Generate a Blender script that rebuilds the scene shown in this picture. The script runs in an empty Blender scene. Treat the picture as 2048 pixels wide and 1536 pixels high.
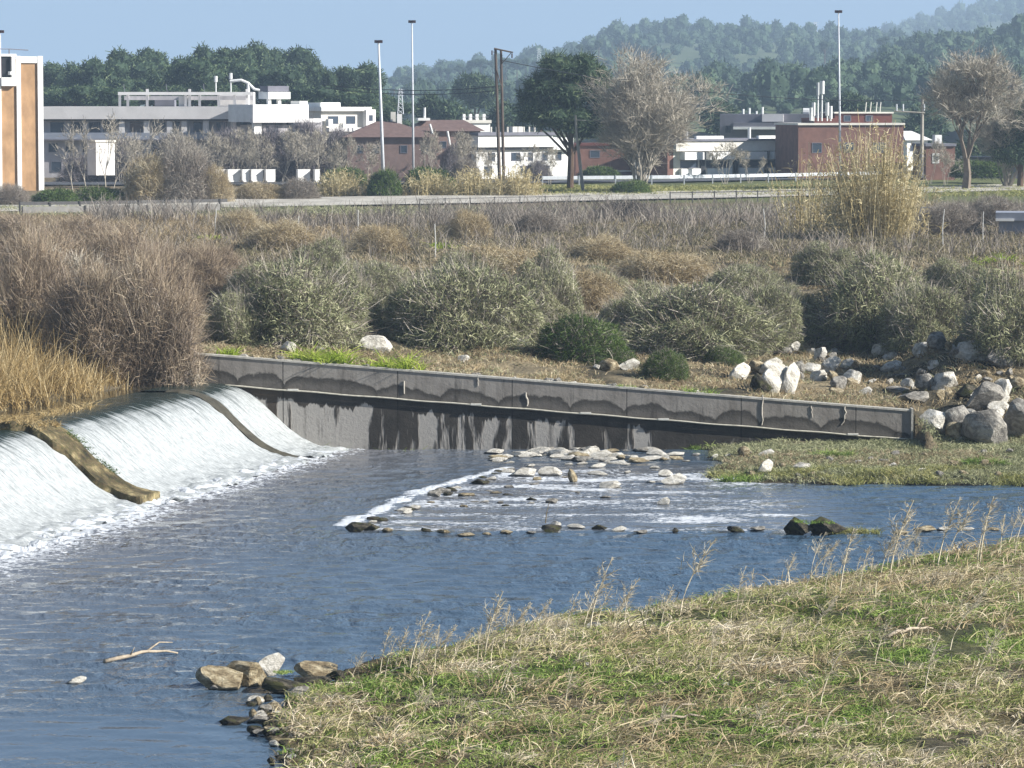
import bpy, math
import numpy as np

# ------------------------------------------------------------------ camera, sky, sun, exposure
SC = bpy.context.scene
W, H, F, CZ = 2048, 1536, 7000.0, 13.0
PITCH = math.atan(563 / F)
cam_data = bpy.data.cameras.new("camera")
cam_data.sensor_width = 36
cam_data.lens = F / W * 36
cam_data.clip_start = 1
cam_data.clip_end = 20000
cam = bpy.data.objects.new("camera", cam_data)
SC.collection.objects.link(cam)
cam.location = (0, 0, CZ)
cam.rotation_euler = (math.pi / 2 - PITCH, 0, 0)
SC.camera = cam
SC.render.resolution_x, SC.render.resolution_y = 1024, 768

SUN_DIR = np.array([0.86, -0.20, 0.50]); SUN_DIR = SUN_DIR / np.linalg.norm(SUN_DIR)
sun_el = math.asin(SUN_DIR[2]); sun_az = math.atan2(SUN_DIR[0], SUN_DIR[1])
world = bpy.data.worlds.new("World"); SC.world = world
world.use_nodes = True
wn = world.node_tree.nodes; wl = world.node_tree.links
sky = wn.new("ShaderNodeTexSky"); sky.sky_type = 'NISHITA'; sky.sun_disc = False
sky.sun_elevation = sun_el; sky.sun_rotation = sun_az
sky.air_density = 1.0; sky.dust_density = 0.3; sky.ozone_density = 1.2; sky.altitude = 0
wn['Background'].inputs['Strength'].default_value = 0.072
tc = wn.new("ShaderNodeTexCoord"); up = wn.new("ShaderNodeVectorMath"); up.operation = 'ADD'; up.inputs[1].default_value = (0, 0, .22)
wl.new(tc.outputs['Generated'], up.inputs[0]); wl.new(up.outputs[0], sky.inputs['Vector'])
hs = wn.new("ShaderNodeHueSaturation"); hs.inputs['Saturation'].default_value = .93
wl.new(sky.outputs[0], hs.inputs['Color']); wl.new(hs.outputs[0], wn['Background'].inputs['Color'])
sun_data = bpy.data.lights.new("sun", 'SUN'); sun_data.energy = 5.0; sun_data.angle = math.radians(0.5)
sun_data.color = (1.0, 0.975, 0.93)
sun = bpy.data.objects.new("sun", sun_data); SC.collection.objects.link(sun)
sun.rotation_euler = (math.pi / 2 - sun_el, 0, math.atan2(SUN_DIR[0], -SUN_DIR[1]))
SC.view_settings.view_transform = 'Standard'
SC.view_settings.look = 'None'
SC.view_settings.exposure = 0.95
SC.view_settings.gamma = 1.0
SC.cycles.max_bounces = 6
SC.cycles.diffuse_bounces = 2
SC.cycles.glossy_bounces = 3
SC.cycles.transmission_bounces = 2
SC.cycles.transparent_max_bounces = 4
SC.cycles.volume_bounces = 0
SC.cycles.use_denoising = True

# ------------------------------------------------------------------ helpers
rng = np.random.default_rng(7)
COL = SC.collection

def lin(h):
    h = h.lstrip('#')
    v = [int(h[i:i + 2], 16) / 255 for i in (0, 2, 4)]
    return tuple((c / 12.92 if c <= .04045 else ((c + .055) / 1.055) ** 2.4) for c in v) + (1.0,)

def ray(px, py):
    x = (px - W / 2) / F; y = -(py - H / 2) / F
    s, c = math.sin(PITCH), math.cos(PITCH)
    return np.array([x, c + y * s, -s + y * c])

def at(px, py, Y):
    d = ray(px, py); t = Y / d[1]
    return np.array([d[0] * t, Y, CZ + d[2] * t])

def gnd(px, py, z=0.0):
    d = ray(px, py); t = (z - CZ) / d[2]
    return np.array([d[0] * t, d[1] * t, z])

def _h(ix, iy, s):
    v = np.sin(ix * 127.1 + iy * 311.7 + s * 74.7) * 43758.5453
    return v - np.floor(v)

def vn(x, y, s=0):
    ix, iy = np.floor(x), np.floor(y); fx, fy = x - ix, y - iy
    fx = fx * fx * (3 - 2 * fx); fy = fy * fy * (3 - 2 * fy)
    a = _h(ix, iy, s); b = _h(ix + 1, iy, s); c = _h(ix, iy + 1, s); d = _h(ix + 1, iy + 1, s)
    return (a + (b - a) * fx) * (1 - fy) + (c + (d - c) * fx) * fy

def fbm(x, y, s=0, o=4):
    r = 0; a = .5
    for k in range(o):
        r = r + a * vn(x * 2 ** k, y * 2 ** k, s + k * 13); a *= .5
    return r

def sm(a, b, x):
    t = np.clip((x - a) / (b - a), 0, 1); return t * t * (3 - 2 * t)

def mesh(name, V, faces, mat=None, smooth=False, attrs=None, uv=None):
    """faces: one (N,k) int array or a list of such arrays"""
    if not isinstance(faces, (list, tuple)): faces = [faces]
    faces = [np.asarray(f, dtype=np.int32) for f in faces if len(f)]
    V = np.asarray(V, dtype=np.float32)
    me = bpy.data.meshes.new(name)
    me.vertices.add(len(V)); me.vertices.foreach_set('co', V.ravel())
    loops = np.concatenate([f.ravel() for f in faces])
    tot = np.concatenate([np.full(len(f), f.shape[1], dtype=np.int32) for f in faces])
    st = np.concatenate([[0], np.cumsum(tot)[:-1]]).astype(np.int32)
    me.loops.add(len(loops)); me.loops.foreach_set('vertex_index', loops)
    me.polygons.add(len(tot)); me.polygons.foreach_set('loop_start', st)
    try: me.polygons.foreach_set('loop_total', tot)
    except Exception: pass
    me.update(calc_edges=True)
    me.polygons.foreach_set('use_smooth', np.full(len(tot), bool(smooth)))
    for k, a in (attrs or {}).items():
        a = np.asarray(a, dtype=np.float32)
        if a.ndim == 1:
            at_ = me.attributes.new(k, 'FLOAT', 'POINT'); at_.data.foreach_set('value', a)
        else:
            at_ = me.color_attributes.new(k, 'FLOAT_COLOR', 'POINT'); at_.data.foreach_set('color', a.ravel())
    if uv is not None:
        l = me.uv_layers.new(name='UVMap'); l.data.foreach_set('uv', np.asarray(uv, dtype=np.float32)[loops].ravel())
    if mat: me.materials.append(mat)
    return me

def obj(name, me, parent=None, loc=(0, 0, 0), rz=0.0):
    o = bpy.data.objects.new(name, me); COL.objects.link(o)
    o.location = loc; o.rotation_euler = (0, 0, rz)
    if parent: o.parent = parent
    return o

def tag(o, label=None, cat=None, group=None, kind=None):
    if label: o['label'] = label
    if cat: o['category'] = cat
    if group: o['group'] = group
    if kind: o['kind'] = kind
    return o

def thing(name, label, cat, loc=(0, 0, 0), rz=0.0, group=None):
    return tag(obj(name, None, None, loc, rz), label, cat, group)

def copy_tree(o, loc, rz=0.0, scale=None, label=None, group=None):
    r = o.copy(); COL.objects.link(r); r.location = loc; r.rotation_euler = (0, 0, rz)
    if scale is not None: r.scale = scale if hasattr(scale, '__len__') else (scale,) * 3
    if label: r['label'] = label
    if group: r['group'] = group
    for ch in list(o.children):
        c = ch.copy(); COL.objects.link(c); c.parent = r
        for g in list(ch.children):
            d = g.copy(); COL.objects.link(d); d.parent = c
    return r

class MB:
    """collects simple solids into one mesh"""
    def __init__(s): s.V = []; s.F4 = []; s.F3 = []; s.n = 0
    def add(s, V, f4=None, f3=None):
        V = np.asarray(V, float); s.V.append(V)
        if f4 is not None and len(f4): s.F4.append(np.asarray(f4) + s.n)
        if f3 is not None and len(f3): s.F3.append(np.asarray(f3) + s.n)
        s.n += len(V)
    def box(s, x0, x1, y0, y1, z0, z1):
        V = [(x, y, z) for z in (z0, z1) for y in (y0, y1) for x in (x0, x1)]
        s.add(V, [(0, 2, 3, 1), (4, 5, 7, 6), (0, 1, 5, 4), (2, 6, 7, 3), (0, 4, 6, 2), (1, 3, 7, 5)]); return s
    def tube(s, P, R, n=8, cap=True):
        P = np.asarray(P, float); R = np.broadcast_to(np.asarray(R, float), (len(P),))
        d = np.gradient(P, axis=0); d /= np.linalg.norm(d, axis=1)[:, None] + 1e-9
        up = np.where(np.abs(d[:, 2:3]) > .9, [[1., 0, 0]], [[0., 0, 1]])
        a = np.cross(d, up); a /= np.linalg.norm(a, axis=1)[:, None] + 1e-9; b = np.cross(d, a)
        t = np.arange(n) * 2 * math.pi / n
        V = P[:, None] + R[:, None, None] * (a[:, None] * np.cos(t)[None, :, None] + b[:, None] * np.sin(t)[None, :, None])
        k = len(P); f = []
        for i in range(k - 1):
            for j in range(n): f.append((i * n + j, i * n + (j + 1) % n, (i + 1) * n + (j + 1) % n, (i + 1) * n + j))
        V = V.reshape(-1, 3); f3 = []
        if cap:
            V = np.vstack([V, P[0], P[-1]]); c0 = k * n
            for j in range(n):
                f3.append((c0, (j + 1) % n, j)); f3.append((c0 + 1, (k - 1) * n + j, (k - 1) * n + (j + 1) % n))
        s.add(V, f, f3); return s
    def me(s, name, mat, smooth=False):
        fs = []
        if s.F4: fs.append(np.concatenate(s.F4))
        if s.F3: fs.append(np.concatenate(s.F3))
        return mesh(name, np.concatenate(s.V), fs, mat, smooth)
    def build(s, name, mat, parent=None, loc=(0, 0, 0), rz=0.0, smooth=False):
        return obj(name, s.me(name, mat, smooth), parent, loc, rz)

def unit(v): return v / (np.linalg.norm(v, axis=-1, keepdims=True) + 1e-9)

def blades_geo(base, d, L, wd, bend=None, seg=2, r=rng, taper=.8):
    N = len(base); L = np.broadcast_to(L, (N,)); wd = np.broadcast_to(wd, (N,))
    side = unit(np.cross(d, unit(r.normal(size=(N, 3)))))
    t = np.linspace(0, 1, seg + 1)
    c = base[:, None] + d[:, None] * (L[:, None, None] * t[None, :, None])
    if bend is not None: c = c + bend[:, None] * (L[:, None, None] * (t ** 2)[None, :, None])
    w = .5 * wd[:, None, None] * (1 - taper * t)[None, :, None]
    V = np.stack([c - side[:, None] * w, c + side[:, None] * w], axis=2).reshape(-1, 3)
    k = np.arange(N)[:, None] * (2 * (seg + 1)) + 2 * np.arange(seg)[None]
    k = k.ravel()
    Fq = np.stack([k, k + 1, k + 3, k + 2], axis=1)
    return V, Fq, 2 * (seg + 1)

def blades(name, base, d, L, wd, bend=None, seg=2, mat=None, tint=None, r=rng, taper=.8):
    V, Fq, n = blades_geo(base, d, L, wd, bend, seg, r, taper)
    tint = r.random(len(base)) if tint is None else tint
    return mesh(name, V, Fq, mat, attrs={'tint': np.repeat(tint, n)})

def segs_geo(P0, P1, R0, R1, n=3):
    P0, P1 = np.asarray(P0, float), np.asarray(P1, float); R0, R1 = np.asarray(R0, float), np.asarray(R1, float)
    d = unit(P1 - P0); up = np.where(np.abs(d[:, 2:3]) > .9, [[1., 0, 0]], [[0., 0, 1]])
    a = unit(np.cross(d, up)); b = np.cross(d, a)
    t = np.arange(n) * 2 * math.pi / n
    ring = a[:, None] * np.cos(t)[None, :, None] + b[:, None] * np.sin(t)[None, :, None]
    V = np.concatenate([P0[:, None] + ring * R0[:, None, None], P1[:, None] + ring * R1[:, None, None]], axis=1).reshape(-1, 3)
    k = np.arange(len(P0))[:, None] * 2 * n
    j = np.arange(n)[None]; j2 = (j + 1) % n
    Fq = np.stack([k + j, k + j2, k + n + j2, k + n + j], axis=2).reshape(-1, 4)
    return V, Fq

# ------------------------------------------------------------------ material helpers
class NT:
    def __init__(s, name):
        s.m = bpy.data.materials.new(name); s.m.use_nodes = True
        s.t = s.m.node_tree; s.n = s.t.nodes; s.l = s.t.links
        s.b = s.n['Principled BSDF']; s.out = s.n['Material Output']
        s.b.inputs['Specular IOR Level'].default_value = .25
        s.b.inputs['Roughness'].default_value = .8
    def put(s, sock, v):
        if hasattr(v, 'is_output') or hasattr(v, 'links'): s.l.new(v, sock)
        else: sock.default_value = v
    def coord(s, which='Object'):
        return s.n.new('ShaderNodeTexCoord').outputs[which]
    def pos(s): return s.n.new('ShaderNodeNewGeometry').outputs['Position']
    def map(s, v, scale=(1, 1, 1), rot=(0, 0, 0), loc=(0, 0, 0)):
        m = s.n.new('ShaderNodeMapping'); m.inputs['Scale'].default_value = scale; m.inputs['Rotation'].default_value = rot
        m.inputs['Location'].default_value = loc
        s.l.new(v, m.inputs['Vector']); return m.outputs[0]
    def noise(s, v, scale=1, detail=4, rough=.55, dist=0):
        m = s.n.new('ShaderNodeTexNoise'); m.inputs['Scale'].default_value = scale; m.inputs['Detail'].default_value = detail
        m.inputs['Roughness'].default_value = rough; m.inputs['Distortion'].default_value = dist
        s.l.new(v, m.inputs['Vector']); return m.outputs['Fac']
    def ramp(s, f, stops, interp='LINEAR'):
        m = s.n.new('ShaderNodeValToRGB'); m.color_ramp.interpolation = interp
        e = m.color_ramp.elements
        while len(e) < len(stops): e.new(.5)
        for i, (p, c) in enumerate(stops):
            e[i].position = p
            e[i].color = lin(c) if isinstance(c, str) else ((c, c, c, 1) if not hasattr(c, '__len__') else c)
        s.l.new(f, m.inputs[0]); return m.outputs[0]
    def mix(s, f, a, b, mode='MIX'):
        m = s.n.new('ShaderNodeMix'); m.data_type = 'RGBA'; m.blend_type = mode
        s.put(m.inputs[0], f)
        for k, v in ((6, a), (7, b)):
            s.put(m.inputs[k], lin(v) if isinstance(v, str) else v)
        return m.outputs[2]
    def math(s, op, a, b=0.0, c=None, clamp=False):
        m = s.n.new('ShaderNodeMath'); m.operation = op; m.use_clamp = clamp
        s.put(m.inputs[0], a); s.put(m.inputs[1], b)
        if c is not None: s.put(m.inputs[2], c)
        return m.outputs[0]
    def attr(s, name, out='Fac'):
        m = s.n.new('ShaderNodeAttribute'); m.attribute_name = name; return m.outputs[out]
    def bump(s, h, strength=.5, dist=.1, normal=None):
        m = s.n.new('ShaderNodeBump'); m.inputs['Strength'].default_value = strength; m.inputs['Distance'].default_value = dist
        s.l.new(h, m.inputs['Height'])
        if normal is not None: s.l.new(normal, m.inputs['Normal'])
        return m.outputs[0]
    def base(s, v): s.put(s.b.inputs['Base Color'], lin(v) if isinstance(v, str) else v)
    def rough(s, v): s.put(s.b.inputs['Roughness'], v)
    def normal(s, v): s.l.new(v, s.b.inputs['Normal'])

def leafmat(name, stops, trans=.25, spec=.15, patch=.9, pscale=.45):
    """foliage: colour of each blade picked by its own random tint, drifting a little from clump to clump"""
    m = NT(name)
    t = m.attr('tint')
    n = m.noise(m.pos(), pscale, 3)
    f = m.math('ADD', m.math('MULTIPLY', t, .75), m.math('MULTIPLY', m.math('SUBTRACT', n, .5), patch), clamp=False)
    f = m.math('ADD', f, .12, clamp=True)
    c = m.ramp(f, stops)
    m.base(c); m.b.inputs['Specular IOR Level'].default_value = spec; m.rough(.7)
    if trans > 0:
        tr = m.n.new('ShaderNodeBsdfTranslucent'); m.l.new(c, tr.inputs['Color'])
        mx = m.n.new('ShaderNodeMixShader'); mx.inputs[0].default_value = trans
        m.l.new(m.b.outputs[0], mx.inputs[1]); m.l.new(tr.outputs[0], mx.inputs[2]); m.l.new(mx.outputs[0], m.out.inputs['Surface'])
    return m.m

def plain(name, col, rough=.7, var=.25, scale=2.0, bump=0.0, spec=.3, stretch=(1, 1, 1), bscale=20):
    m = NT(name)
    p = m.map(m.coord('Object'), stretch)
    n = m.noise(p, scale, 5, .6)
    c = lin(col)
    d = tuple(x * (1 - var) for x in c[:3]) + (1,); e = tuple(min(1, x * (1 + var * .6)) for x in c[:3]) + (1,)
    m.base(m.ramp(n, [(.3, d), (.7, e)])); m.rough(rough); m.b.inputs['Specular IOR Level'].default_value = spec
    if bump: m.normal(m.bump(m.noise(p, bscale, 5), bump, .05))
    return m.m

# ------------------------------------------------------------------ the lie of the land
def Xcrest(Y): return -10.9 - .28 * (131 - Y)
_wo = np.array([-6, -3, -1.0, 0, .35, .75, 1.12, 1.6, 2.06, 2.5, 3.0, 3.45, 3.9, 4.6, 8])
_wz = np.array([2.40, 2.42, 2.44, 2.42, 2.36, 2.22, 2.02, 1.62, 1.16, .74, .38, .15, .02, -.06, -.2])
def weir_z(o): return np.interp(o, _wo, _wz)
def wall_top(X): return 3.65 + (X + 12.0) * ((1.50 - 3.65) / 27.0)
_sy = np.array([0, 60, 68.4, 73.7, 76.2, 79.5, 81.6, 86.3, 90, 95.3, 99.5, 104, 112, 125, 400])
_sx = np.array([-4.6, -4.6, -4.6, -5.1, -4.9, -3.7, -1.8, .94, 4.84, 8.8, 11.9, 16.6, 23, 34, 400])
def Xshore(Y): return np.interp(Y, _sy, _sx)

def T(X, Y):
    X = np.asarray(X, float); Y = np.asarray(Y, float)
    X, Y = np.broadcast_arrays(X, Y)
    n1 = fbm(X * .35, Y * .35, 3) - .47; n2 = fbm(X * 1.3, Y * 1.3, 9) - .47
    z = np.full(X.shape, -.6)
    off = X - Xcrest(Y)
    z = np.where(off < 5, np.maximum(weir_z(np.clip(off, -6, 8)) - .55, -.6), z)
    # reed bank behind the crest
    bd = -(off + 2.0 + .6 * n1 * 2)
    z = np.where((off < 0), np.maximum(z, np.clip(1.95 + bd * .5, 1.8, 2.62 + n2 * .2)), z)
    # foreground bank
    d = X - Xshore(Y) + (n1 * 1.6 + n2 * .8)
    zb = np.where(d < 0, d * .5, .04 + .95 * (1 - np.exp(-np.maximum(d, 0) / 7))) + np.where(d > .3, n2 * .28 + n1 * .45, 0)
    z = np.where(Y < 116, np.maximum(z, np.maximum(zb, -.6)), z)
    # gravel bar in front of the wall
    d = np.minimum((X - 7.6) * .6, Y - 118.6 + np.clip((X - 12) * .10, -1, 1)) + n1 * 2
    d = np.where(Y < 131.05, d, -9)
    z = np.maximum(z, np.clip(d * .22, -.6, .28) + np.where(d > 0, n2 * .3, 0))
    # bank behind the wall
    wt = wall_top(np.clip(X, -14, 15.2)) - .12
    za = wt + (4.5 - wt) * sm(131, 186, Y) + np.clip((Y - 131) / 6, 0, 1) * (n1 * .8 + n2 * .25)
    zr = np.clip(.25 + (Y - 129.5) * .2, -.6, 3.2) + (4.5 - 3.2) * sm(146, 186, Y) + np.clip((Y - 129) / 6, 0, 1) * (n1 * .7 + n2 * .3)
    zl = 2.62 + (4.5 - 2.62) * sm(133, 175, Y) + n1 * .5
    m = sm(15.05, 15.9 + np.clip(Y - 131, 0, 60) * .25, X); zz = za * (1 - m) + zr * m
    m = sm(-12.1, -13.5, X); zz = zz * (1 - m) + zl * m
    z = np.where((Y > 131.03) & (X <= 15.3), zz, z)
    z = np.where((Y > 128) & (X > 15.3), np.maximum(z, zz), z)
    far = sm(186, 240, Y)
    z = np.where(Y > 131.03, z * (1 - far) + far * (4.5 + .22 * n1), z)
    z = z + np.where(Y > 600, (Y - 600) * .004, 0)
    return z

def on(px, py, y0=60, y1=520):
    d = ray(px, py); ys = np.arange(y0, y1, .1); t = ys / d[1]
    zr = CZ + d[2] * t; zt = np.maximum(T(d[0] * t, ys), -.02)
    k = np.argmax(zr <= np.maximum(zt, -5))
    if zr[k] > zt[k]: k = len(ys) - 1
    return np.array([d[0] * t[k], ys[k], float(zt[k])])

rows = np.concatenate([np.linspace(35, 60, 20), np.linspace(60.3, 106, 210), np.linspace(106.4, 130.7, 70), [130.95, 131.08],
                       np.linspace(131.4, 190, 130), 190 * (14000 / 190) ** (np.arange(1, 170) / 169)])
us = np.concatenate([np.linspace(-1.2, -.22, 60), np.linspace(-.215, .215, 330), np.linspace(.22, 1.2, 60)])
YY, UU = np.meshgrid(rows, us, indexing='ij'); XX = UU * np.maximum(YY, 80)
ZZ = T(XX, YY)
def grid_faces(nr, nc):
    k = (np.arange(nr - 1)[:, None] * nc + np.arange(nc - 1)[None]).ravel()
    return np.stack([k, k + 1, k + nc + 1, k + nc], axis=1)
def C3(h): return np.array(lin(h)[:3])
def blend(c, col, m): return c * (1 - m[..., None]) + np.array(col) * m[..., None]
n_a = fbm(XX * .12, YY * .06, 21); n_b = fbm(XX * .6, YY * .5, 31)
colr = np.zeros(XX.shape + (3,)) + C3('#453f30')
colr = blend(colr, C3('#6a5c40'), sm(.4, .6, n_b))
colr = blend(colr, C3('#494b2c'), sm(.5, .62, n_a) * (YY < 116))
colr = blend(colr, C3('#6b604c'), sm(120, 131, YY) * (YY < 131.04))
colr = blend(colr, C3('#86795f'), sm(131.04, 131.4, YY) * sm(.35, .6, n_b))
colr = blend(colr, C3('#6e6048'), sm(186, 215, YY) * .8)
colr = blend(colr, C3('#666a3e'), sm(292, 304, YY) * sm(-2, 6, XX * 300 / YY))
colr = blend(colr, C3('#5a5c38'), sm(430, 460, YY))
wet = (ZZ < .05) & (YY < 131.04)
colr = blend(colr, C3('#2e2c26'), wet.astype(float))
cc = np.concatenate([colr, np.ones(colr.shape[:-1] + (1,))], axis=-1).reshape(-1, 4)
m = NT('soil_and_dry_turf')
n = m.noise(m.pos(), 3.0, 8, .7)
c = m.mix(1.0, m.attr('col', 'Color'), m.ramp(n, [(.25, .45), (.75, 1.35)]), 'MULTIPLY')
m.base(c); m.rough(.95); m.normal(m.bump(m.noise(m.pos(), 6, 6), .8, .12))
ground = obj('ground', mesh('ground', np.stack([XX, YY, ZZ], -1).reshape(-1, 3), grid_faces(*XX.shape), m.m, True, {'col': cc}))
tag(ground, kind='structure')
# ------------------------------------------------------------------ river: pool below the weir
def seg_dist(P, A, B):
    ab = B - A; t = np.clip(((P - A) @ ab) / (ab @ ab), 0, 1)
    return np.linalg.norm(P - (A + t[..., None] * ab), axis=-1), t

m = NT('river_water')
p = m.pos()
w1 = m.noise(m.map(p, (1.0, .55, 1), (0, 0, .12)), 1.5, 3, .5, .6)
w2 = m.noise(m.map(p, (1.0, .6, 1), (0, 0, -.25)), 5.0, 3, .6, .4)
w3 = m.noise(m.map(p, (.25, .35, 1), (0, 0, .2)), .5, 3, .5)
gust = m.ramp(w3, [(.38, .22), (.60, 1.0)])
calm = m.attr('calm')
hgt = m.math('ADD', m.math('MULTIPLY', w1, 1.0), m.math('MULTIPLY', w2, .40))
hgt = m.math('MULTIPLY', hgt, m.math('MULTIPLY', gust, calm))
nb = m.bump(hgt, 1.0, .20)
m.normal(nb)
foam = m.attr('foam')
fn = m.noise(m.map(p, (1.3, 2.2, 1)), 3.2, 6, .7, .3)
fa = m.math('ADD', foam, m.math('MULTIPLY', m.math('SUBTRACT', fn, .5), 1.7))
fm = m.ramp(fa, [(.50, 0.0), (.66, 1.0)])
deep = m.mix(m.attr('silt'), (.042, .084, .132, 1), (.20, .185, .18, 1))
m.base(m.mix(fm, deep, (.60, .62, .64, 1)))
m.rough(m.ramp(fm, [(0, .06), (1, .75)]))
m.b.inputs['IOR'].default_value = 1.33; m.b.inputs['Specular IOR Level'].default_value = .5
M_river = m.m

ys = np.concatenate([np.linspace(55, 95, 260), np.linspace(95.15, 131.0, 240)])
us2 = np.concatenate([np.linspace(-.32, -.17, 50), np.linspace(-.169, .169, 460), np.linspace(.17, .4, 60)])
Yg, Ug = np.meshgrid(ys, us2, indexing='ij'); Xg = Ug * np.maximum(Yg, 75)
P2 = np.stack([Xg, Yg], -1)
offt = Xg - Xcrest(Yg) - 3.9
widen = 1.0 + (131 - Yg) * .035
foamv = 1.10 * np.exp(-np.maximum(offt, 0) / (1.7 * widen)) - .05
foamv = foamv - .10 * (np.abs(Yg - 112.6) < 1.2) * (offt > 0)
A, B = gnd(690, 1052)[:2], gnd(840, 985)[:2]; C_ = gnd(1010, 938)[:2]
d1, t1 = seg_dist(P2, A, B); d2, t2 = seg_dist(P2, B, C_)
foamv = np.maximum(foamv, (.5 + .65 * vn(Xg * 1.7, Yg * .8, 43)) * np.exp(-(np.minimum(d1, d2 * 1.3) / (.34 + .3 * vn(Xg * .8, Yg, 40))) ** 2))
yrow = gnd(1100, 1064)[1]; xr0, xr1 = gnd(690, 1064)[0], gnd(1900, 1060)[0]
rowm = sm(xr0 - .3, xr0 + .8, Xg) * sm(xr1 + 3, xr1, Xg)
foamv = np.maximum(foamv, rowm * ((.18 + .62 * vn(Xg * .55, Yg * .1, 44)) * np.exp(-((Yg - yrow - .4 - 1.2 * (vn(Xg * .35, Xg * 0, 41) - .5)) / .55) ** 2)))
xl = np.interp(Yg, [B[1] * .0 + A[1], B[1], C_[1], 131], [A[0], B[0], C_[0], gnd(1000, 905)[0]])
rif = sm(0, .8, Xg - xl) * sm(yrow, yrow + .6, Yg) * sm(127, 123, Yg) * sm(12, 8, Xg)
band = fbm(Xg * .35, Yg * 1.1, 47, 4) * 2.2 - .55
foamv = np.maximum(foamv, rif * (.22 + .48 * band))
foamv = np.maximum(foamv, .26 * sm(8, 10, Xg) * sm(yrow, yrow + 2, Yg) * sm(122, 117, Yg))
silt = np.exp(-np.maximum(offt, 0) / 8.0) * .9 + .35 * rif
calm = 1 - .8 * sm(80, 70, Yg) * sm(0, -6, Xg)
calm = calm * (1 - .45 * rif)
calm = calm * (1 - .5 * sm(-5, 2, Xg) * sm(122, 129, Yg))
zg = .035 * (np.sin(Xg * 2.1 + Yg * 4.7 + 3 * fbm(Xg * .4, Yg * .4, 1)) * .5 + np.sin(-Xg * 1.1 + Yg * 7.9 + 4 * fbm(Xg * .5, Yg * .5, 2)) * .4
            + 2.2 * (fbm(Xg * .9, Yg * 1.6, 4, 5) - .47)) * calm
zg = zg + .26 * np.clip(foamv, 0, 1) * (vn(Xg * 3.5, Yg * 5, 8) - .3) * sm(3.5, 0, offt)
zg = zg + .06 * np.exp(-(np.minimum(d1, d2) / .5) ** 2)
water = obj('river_water', mesh('river_water', np.stack([Xg, Yg, zg], -1).reshape(-1, 3), grid_faces(*Xg.shape), M_river, True,
            {'foam': foamv.ravel(), 'silt': silt.ravel(), 'calm': calm.ravel()}))
tag(water, kind='structure')

# upstream pool, level with the crest
m = NT('upstream_water')
m.base((.05, .045, .03, 1)); m.rough(.06); m.b.inputs['IOR'].default_value = 1.33; m.b.inputs['Specular IOR Level'].default_value = .5
m.normal(m.bump(m.noise(m.map(m.pos(), (1, .8, 1)), 2.0, 3), .25, .05))
yy = np.linspace(80, 131, 60); V = []
for y in yy: V += [(Xcrest(y) - 26, y, 2.5), (Xcrest(y) - 1.6, y, 2.5)]
up_ = obj('upstream_water', mesh('upstream_water', V, grid_faces(len(yy), 2), m.m)); tag(up_, kind='structure')

# weir: concrete spillway with two dividers
M_conc = plain('weir_concrete', '#6c6558', .85, .35, 1.2, .4)
def strip_mesh(name, y0, y1, ny, offs, zf, mat, thick=.5, uv=True, rag=0):
    """surface over the spillway between y0..y1, closed with sides and bottom"""
    yy = np.linspace(y0, y1, ny); O, Yv = np.meshgrid(offs, yy); X = Xcrest(Yv) + O; Z = zf(O, Yv)
    if rag: Yv = Yv + rag * (vn(O * 2.2, O * 0 + 3, 8) - .5) * np.sign(Yv - (y0 + y1) / 2) * (np.abs(Yv - (y0 + y1) / 2) / (y1 - y0) * 2)
    n = len(offs); top = np.stack([X, Yv, Z], -1).reshape(-1, 3)
    bot = top.copy(); bot[:, 2] = np.minimum(bot[:, 2] - thick, bot[:, 2])
    N = len(top); f = [grid_faces(ny, n), grid_faces(ny, n)[:, ::-1] + N]
    i = np.arange(n - 1); f.append(np.stack([i, i + N, i + N + 1, i + 1], 1)); b = (ny - 1) * n
    f.append(np.stack([b + i, b + i + 1, b + i + N + 1, b + i + N], 1))
    j = np.arange(ny - 1) * n; f.append(np.stack([j, j + n, j + n + N, j + N], 1)); j = j + n - 1
    f.append(np.stack([j, j + N, j + n + N, j + n], 1))
    return mesh(name, np.vstack([top, bot]), [np.concatenate(f)], mat, False)
offs = np.concatenate([np.linspace(-1.0, 4.6, 57)])
weir = thing('weir', 'long concrete river weir with curved spillway and raised dividers under white falling water', 'weir', (0, 0, 0))
obj('spillway', strip_mesh('spillway', 84, 130.98, 60, offs, lambda o, y: weir_z(o) - .02, M_conc), weir)
m = NT('divider_stone')
p = m.pos(); n = m.noise(m.map(p, (1, 1, 1)), 1.6, 6, .65); n2 = m.noise(p, 9, 4)
c = m.ramp(n, [(.32, '#28231a'), (.52, '#5e523a'), (.72, '#a5966f')]); c = m.mix(m.ramp(n2, [(.45, 0.), (.6, .5)]), c, '#33381c')
m.base(c); m.rough(.9); m.normal(m.bump(n2, .6, .08)); M_div = m.m
def div_z(h):
    return lambda o, y: weir_z(o) + h + .09 * (fbm(o * 2.5, y * 2, 4) - .5)
obj('divider', strip_mesh('divider', 112.3, 113.9, 12, np.linspace(-.6, 4.15, 40), div_z(.32), M_div, .7, rag=.5), weir)
M_div2 = plain('divider_wet', '#4a463a', .5, .4, 3, .5)
obj('divider', strip_mesh('divider', 126.7, 127.5, 4, np.linspace(-.5, 4.3, 40), div_z(.11), M_div2, .5, rag=.4), weir)

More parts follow.
